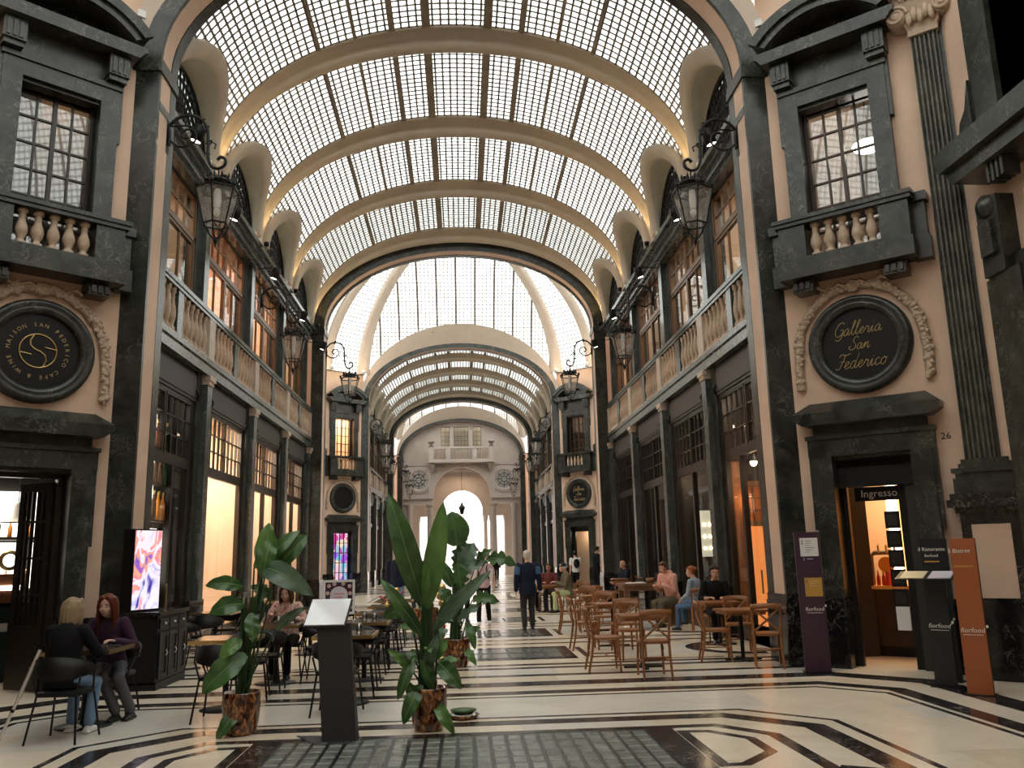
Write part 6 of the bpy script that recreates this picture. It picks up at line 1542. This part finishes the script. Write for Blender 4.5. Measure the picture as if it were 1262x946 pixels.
    # --- face pieces
    for q in (1,-1):
        m = MB(); m.ell((q*.031,-.076,.012),(.014,.009,.0075),8,6,HM); ey = m.build('eye','eye_white',t); MB().ell((q*.031,-.083,.012),(.006,.004,.0062),8,6,HM).build('iris','eye_dark',ey)
        MB().tube([(q*.014,-.09,.032),(q*.033,-.087,.036),(q*.05,-.074,.031)],[.003,.0042,.002],5,xf=HM).build('eyebrow',hair if hair != 'hair_white' else 'hair_white',t)
    m = MB(); m.tube([(-.023,-.088,-.064),(-.008,-.097,-.0625),(.008,-.097,-.0625),(.023,-.088,-.064)],[.002,.0055,.0055,.002],6,xf=HM); m.tube([(-.02,-.088,-.068),(0,-.097,-.071),(.02,-.088,-.068)],[.002,.006,.002],6,xf=HM); m.build('lips','lip',t)
    # --- hair
    if style != 'bald':
        h = MB(); h.ell((0,.026,.05),(.084,.094,.09),14,10,HM)
        for q in (1,-1): h.ell((q*.066,.028,.012),(.022,.05,.05),8,6,HM); h.ell((q*.035,-.052,.098),(.036,.03,.022),8,6,HM)
        h.ell((0,.07,.0),(.066,.042,.07),10,8,HM)
        if style in ('long','bob'):
            ze = -.34 if style == 'long' else -.16
            for i in range(11):
                a = radians(-112+22.4*i); x,y = .086*sin(a),.03+.072*cos(a)
                h.tube([(x*.8,y*.8,.09),(x*1.02,y,.02),(x*1.08,y*1.05,-.07),(x*1.12+.01*sin(i*3),y*1.05+.012,ze+.045*sin(i*2.3))],[.028,.032,.028,.012],7,xf=HM)
            for q in (1,-1): h.tube([(q*.02,-.055,.115),(q*.062,-.06,.07),(q*.08,-.045,0),(q*.084,-.03,-.08),(q*.09,-.02,ze*.95)],[.022,.02,.02,.022,.014],7,xf=HM)
        if style == 'bun': h.ell((0,.12,.06),(.045,.045,.045),10,8,HM)
        if style == 'curly':
            r_ = random.Random(len(label))
            for i in range(26):
                a = r_.uniform(0,6.28); z = r_.uniform(-.2,1); q = sqrt(max(0,1-z*z)); y = q*sin(a)
                if y < -.45 and z < .75: continue
                h.ell((.084*q*cos(a),.03+.092*y,.05+.08*z),(.021,.021,.021),6,5,HM)
        later(h,'hair',hair,t,max(vox*.8,.008),2)
    else:
        h = MB(); h.ell((0,.06,-.0),(.07,.05,.05),10,8,HM); later(h,'hair','hair_white',t,.012,1)
    # --- clothes
    c = MB(); g = .014*k
    low = -.06-coat
    loft(c,[sp(low),sp(.0),sp(.12),sp(.3),sp(.42),sp(.5),sp(.545)],[x*k*bulk+g for x in (.16+coat*.05,.163,.143,.158,.172,.14,.062)],[x*k*bulk+g for x in (.112+coat*.03,.115,.103,.12,.112,.088,.06)],side)
    if female: 
        for q in (1,-1): c.ell(sp(.33,.075)+side*q*.07*k,(.062*k,.055*k,.058*k),10,8)
    if coat: c.lathe([(.062*k,0),(.075*k,.03*k),(.066*k,.075*k),(.05*k,.07*k)],14,tuple(sp(.53)))
    for S,e,w,sg in arms:
        if sleeve >= 1: limb(c,[S,S.lerp(e,.5),e,e.lerp(w,.5),w-(w-e)*.04],[x*k*bulk+g for x in (.056,.05,.047,.042,.033)])
        elif sleeve >= .7: limb(c,[S,S.lerp(e,.5),e,e.lerp(w,.35)],[x*k*bulk+g for x in (.056,.05,.047,.044)])
        else: limb(c,[S,S.lerp(e,.3),S.lerp(e,.65)],[x*k*bulk+g for x in (.058,.056,.054)])
    later(c,'jacket' if coat else 'shirt',top,t,max(vox,.012))
    p = MB(); loft(p,[sp(-.09),sp(-.02),sp(.06)],[x*k*bulk+g*.7 for x in (.14,.162,.15)],[x*k*bulk+g*.7 for x in (.1,.115,.105)],side)
    for h,e,a,sg in lg: limb(p,[h,h.lerp(e,.5),e,e.lerp(a,.4),a+(e-a)*.05],[x*k*bulk+g*.7 for x in (.082,.07,.058,.052,.047)])
    later(p,'trousers',legs,t,max(vox,.012))
    for h,e,a,sg in lg:
        s = MB(); A = a; s_ = side*0
        dz = -.055*k; loft(s,[A+Vector((0,.06*k,dz)),A+Vector((0,.02*k,dz+.012*k)),A+Vector((sg*.004,-.06*k,dz+.004*k)),A+Vector((sg*.008,-.13*k,dz-.006*k)),A+Vector((sg*.008,-.165*k,dz-.012*k))],[x*k for x in (.028,.04,.045,.045,.024)],[x*k for x in (.03,.045,.036,.024,.014)])
        s.box(A.x-.038*k,A.x+.044*k,A.y-.165*k,A.y+.075*k,A.z-.084*k,A.z-.062*k); later(s,'shoe',shoe,t,.011,2)
    t['_head'] = [tuple(r) for r in HM][0][3]; del t['_head']
    return t, HM, arms, lg, sp
def cap(P, mat, brim=True):
    t,HM = P[0],P[1]; m = MB(); m.lathe([(.092,.045),(.098,.07),(.09,.115),(.06,.145),(0,.155)],18,(0,.02,0),xf=HM)
    if brim: m.hexa([(-.07,-.06,.05),(.07,-.06,.05),(.05,-.15,.035),(-.05,-.15,.035)],[(-.07,-.06,.06),(.07,-.06,.06),(.05,-.15,.043),(-.05,-.15,.043)],HM)
    m.build('cap',mat,t)
def glasses(P, z=.012, mat='black_plastic'):
    t,HM = P[0],P[1]; m = MB()
    for q in (1,-1):
        m.lathe([(.02,-.096),(.024,-.096),(.024,-.093),(.02,-.093)],14,(q*.031,0,z),True,'y',HM); m.tube([(q*.055,-.09,z+.004),(q*.08,.0,z+.006)],.0025,4,xf=HM)
    m.tube([(-.009,-.096,z+.004),(.009,-.096,z+.004)],.003,4,xf=HM); m.build('glasses',mat,t)
def backpack(P, mat, k=1.):
    t,sp = P[0],P[4]; c = sp(.3,-.17); m = MB(); m.ell(c,(.14,.075,.2),12,8); m.ell(c+Vector((0,.05,-.05)),(.1,.05,.11),10,6); later(m,'backpack',mat,t,.014,2)
    for q in (1,-1): MB().tube([sp(.5,-.1)+Vector((q*.1,0,0)),sp(.535,.02)+Vector((q*.1,0,0)),sp(.42,.15)+Vector((q*.1,0,0)),sp(.25,.15)+Vector((q*.11,0,0)),sp(.12,.02)+Vector((q*.17,0,0))],.016,6,flat=.5).build('strap',mat,t)
# ---- the two women at the nearest table on the left
P = person('seated blonde woman in a black jacket and light jeans, back to the viewer, white sneakers',(-3.98,8.98,0),radians(174),1.68,.46,7,wr=((.14,-.42,.85),(-.2,-.40,.84)),ft=((.06,-.36,.09),(-.16,-.30,.09)),head=(-18,0),top='cloth_black',legs='cloth_denim',shoe='shoe_white',hair='hair_blonde',style='bob',vox=.0085,female=True,coat=.04)
P = person('seated red haired woman in a plum sweater and grey jeans, facing the table',(-3.97,10.18,0),radians(-6),1.7,.46,12,wr=((.2,-.34,.85),(-.2,-.38,.9)),ft=((.36,-.2,.09),(.24,-.3,.09)),head=(6,8),skin='skin_pale',top='cloth_plum',legs='cloth_grey',shoe='shoe_black',hair='hair_red',style='long',vox=.0085,female=True)
o = thing('booklet','open dark booklet lying on the table of the two women','booklet',(-3.9,9.76,.793),radians(12)); MB().box(-.16,0,-.1,.1,0,.008).build('page','menu_grey',o); MB().box(0,.16,-.1,.1,0,.01).build('page','cloth_charcoal',o)
o = thing('drinking_glass','small glass between the two seated women','glass',(-4.02,9.5,.793)); MB().lathe([(.0,.004),(.028,.0),(.032,.1),(.029,.1),(.025,.01)],12).build('bowl','lantern_glass',o)
# ---- left terrace
person('person in a flowered blouse and black trousers at a left table, half behind a leaf',(-2.58,13.06,0),radians(-4),1.66,.46,14,wr=((.2,-.38,.87),(-.2,-.36,.92)),ft=((.1,-.40,.09),(-.14,-.34,.09)),head=(0,14),top='cloth_floral',legs='cloth_black',hair='hair_brown',style='bob',female=True,vox=.011)
# ---- walkers in the corridor
P = person('white haired man in a dark jacket with blue shoulders walking away',(1.45,19.5,0),radians(184),1.74,wr=((.27,.0,.84),(-.28,.02,.84)),ft=((.09,.02,.085),(-.1,-.06,.085)),top='cloth_navy',legs='cloth_charcoal',hair='hair_white',style='short',coat=.1,bulk=1.12,vox=.012)
m = MB(); S = P[2]
for a in S: limb(m,[a[0].lerp(a[1],.12),a[0].lerp(a[1],.35),a[0].lerp(a[1],.58)],[.078,.08,.079])
later(m,'shoulder_patch','cloth_blue',P[0],.012,2)
P = person('woman in a rose top with a backpack walking toward the viewer, white shoes',(.5,21.4,0),radians(-8),1.74,wr=((.26,-.02,.9),(-.22,-.16,.98)),ft=((.12,.1,.1),(-.1,-.22,.085)),head=(0,8),top='cloth_rose',legs='cloth_black',shoe='shoe_white',hair='hair_brown',style='short',female=True,sleeve=.5,vox=.012)
backpack(P,'cloth_navy'); m = MB()
for q in (1,-1): m.tube([P[4](.52)+Vector((q*.15,0,.02)),P[4](.3,.05)+Vector((q*.2,0,0)),P[4](.1,.05)+Vector((q*.2,0,0))],[.05,.06,.05],8,flat=.6)
later(m,'vest','cloth_white',P[0],.014,2)
person('dark dressed walker hidden behind the split-leaf plant',(.0,22.2,0),radians(6),1.72,wr=None,ft=((.1,.12,.09),(-.1,-.16,.085)),top='cloth_white',legs='cloth_black',hair='hair_dark',vox=.014,female=True)
person('man in a dark navy jacket and jeans standing beyond the left tables',(-1.78,23.4,0),radians(14),1.88,ft=((.1,.04,.085),(-.1,-.04,.085)),top='cloth_navy',legs='cloth_denim',hair='hair_brown',coat=.06,bulk=1.1,vox=.014)
person('man in dark clothes standing behind the man in navy',(-1.3,25.0,0),radians(-20),1.84,top='cloth_black',legs='cloth_charcoal',hair='hair_brown',coat=.06,vox=.014)
# ---- right terrace
person('young man in a black shirt sitting at a wooden table near the purple sign',(4.68,15.98,0),radians(-6),1.76,.46,8,wr=((.1,-.36,.79),(-.16,-.34,.79)),head=(-4,10),top='cloth_black',legs='cloth_black',hair='hair_dark',style='curly',sleeve=.7,vox=.011)
person('woman with ginger hair in a denim jacket, seated with her back to the viewer',(4.9,18.06,0),radians(-132),1.66,.46,4,wr=((.12,-.3,.66),(-.12,-.3,.66)),ft=((.04,-.46,.09),(-.16,-.40,.2)),head=(10,4),top='cloth_washed',legs='cloth_jean',shoe='shoe_black',hair='hair_ginger',style='bun',female=True,vox=.011)
P = person('man in a pink hooded sweater with sunglasses on his head, seated',(4.72,19.35,0),radians(-62),1.8,.52,16,wr=((.1,-.36,.88),(-.14,-.36,.86)),ft=((.1,-.42,.09),(-.14,-.36,.09)),head=(4,18),top='cloth_pink',legs='cloth_khaki',hair='hair_brown',style='short',bulk=1.12,vox=.011)
glasses(P,.1); m = MB(); m.ell(P[4](.54,-.07),(.11,.07,.06),10,8); later(m,'hood','cloth_pink',P[0],.014,2)
o = thing('stool','plain dark stool under the man in the pink sweater','stool',(4.75,19.4,0)); MB().lathe([(0,.46),(.18,.46),(.19,.5),(0,.52)],16).build('seat','bench_wood',o)
for q in range(4): MB().tube([(.13*cos(q*pi/2+.78),.13*sin(q*pi/2+.78),.47),(.17*cos(q*pi/2+.78),.17*sin(q*pi/2+.78),0)],.016,6).build('leg','bench_wood',o)
person('bald man in a navy suit and white shirt seated far down the right terrace',(5.2,27.4,0),radians(-74),1.78,.46,4,wr=((.1,-.36,.8),(-.14,-.36,.8)),head=(0,8),top='cloth_navy',legs='cloth_navy',style='bald',coat=.05,vox=.014)
P = person('man in a khaki coat, grey cap and pale green trousers, seated sideways',(3.06,24.9,0),radians(-82),1.78,.46,10,wr=((.1,-.4,.82),(-.14,-.38,.82)),ft=((.1,-.46,.09),(-.1,-.34,.09)),head=(0,6),top='cloth_khaki',legs='cloth_lime',hair='hair_white',coat=.12,bulk=1.1,vox=.013); cap(P,'cloth_charcoal',False)
P = person('man in glasses and a red patterned shirt seated at the group table',(2.6,26.1,0),radians(-10),1.76,.46,6,wr=((.14,-.34,.8),(-.14,-.34,.8)),top='cloth_red',legs='cloth_charcoal',hair='hair_brown',skin='skin_tan',vox=.013); glasses(P)
person('dark haired person in a white shirt seated with the group',(1.95,26.2,0),radians(20),1.7,.46,6,wr=((.14,-.34,.8),(-.14,-.34,.8)),top='cloth_white',legs='cloth_black',hair='hair_dark',style='bob',female=True,vox=.013)
P = person('man in a white shirt with a black backpack before the far right door',(4.75,36.2,0),radians(190),1.74,top='cloth_white',legs='cloth_black',hair='hair_dark',vox=.015,sleeve=.5); backpack(P,'cloth_black')
person('tall man in a dark suit before the far right door',(5.62,36.0,0),radians(100),1.92,wr=((.2,-.25,1.1),(-.22,-.25,1.1)),top='cloth_black',legs='cloth_black',hair='hair_dark',coat=.1,vox=.015,bulk=1.1)
person('distant dark dressed walker near the street arch',(2.2,56,0),radians(10),1.72,ft=((.1,.12,.09),(-.1,-.16,.085)),top='cloth_black',legs='cloth_black',vox=.02)
person('distant walker in grey in the far arm',(-2.6,50,0),radians(-10),1.72,top='cloth_charcoal',legs='cloth_black',vox=.02)
flush()
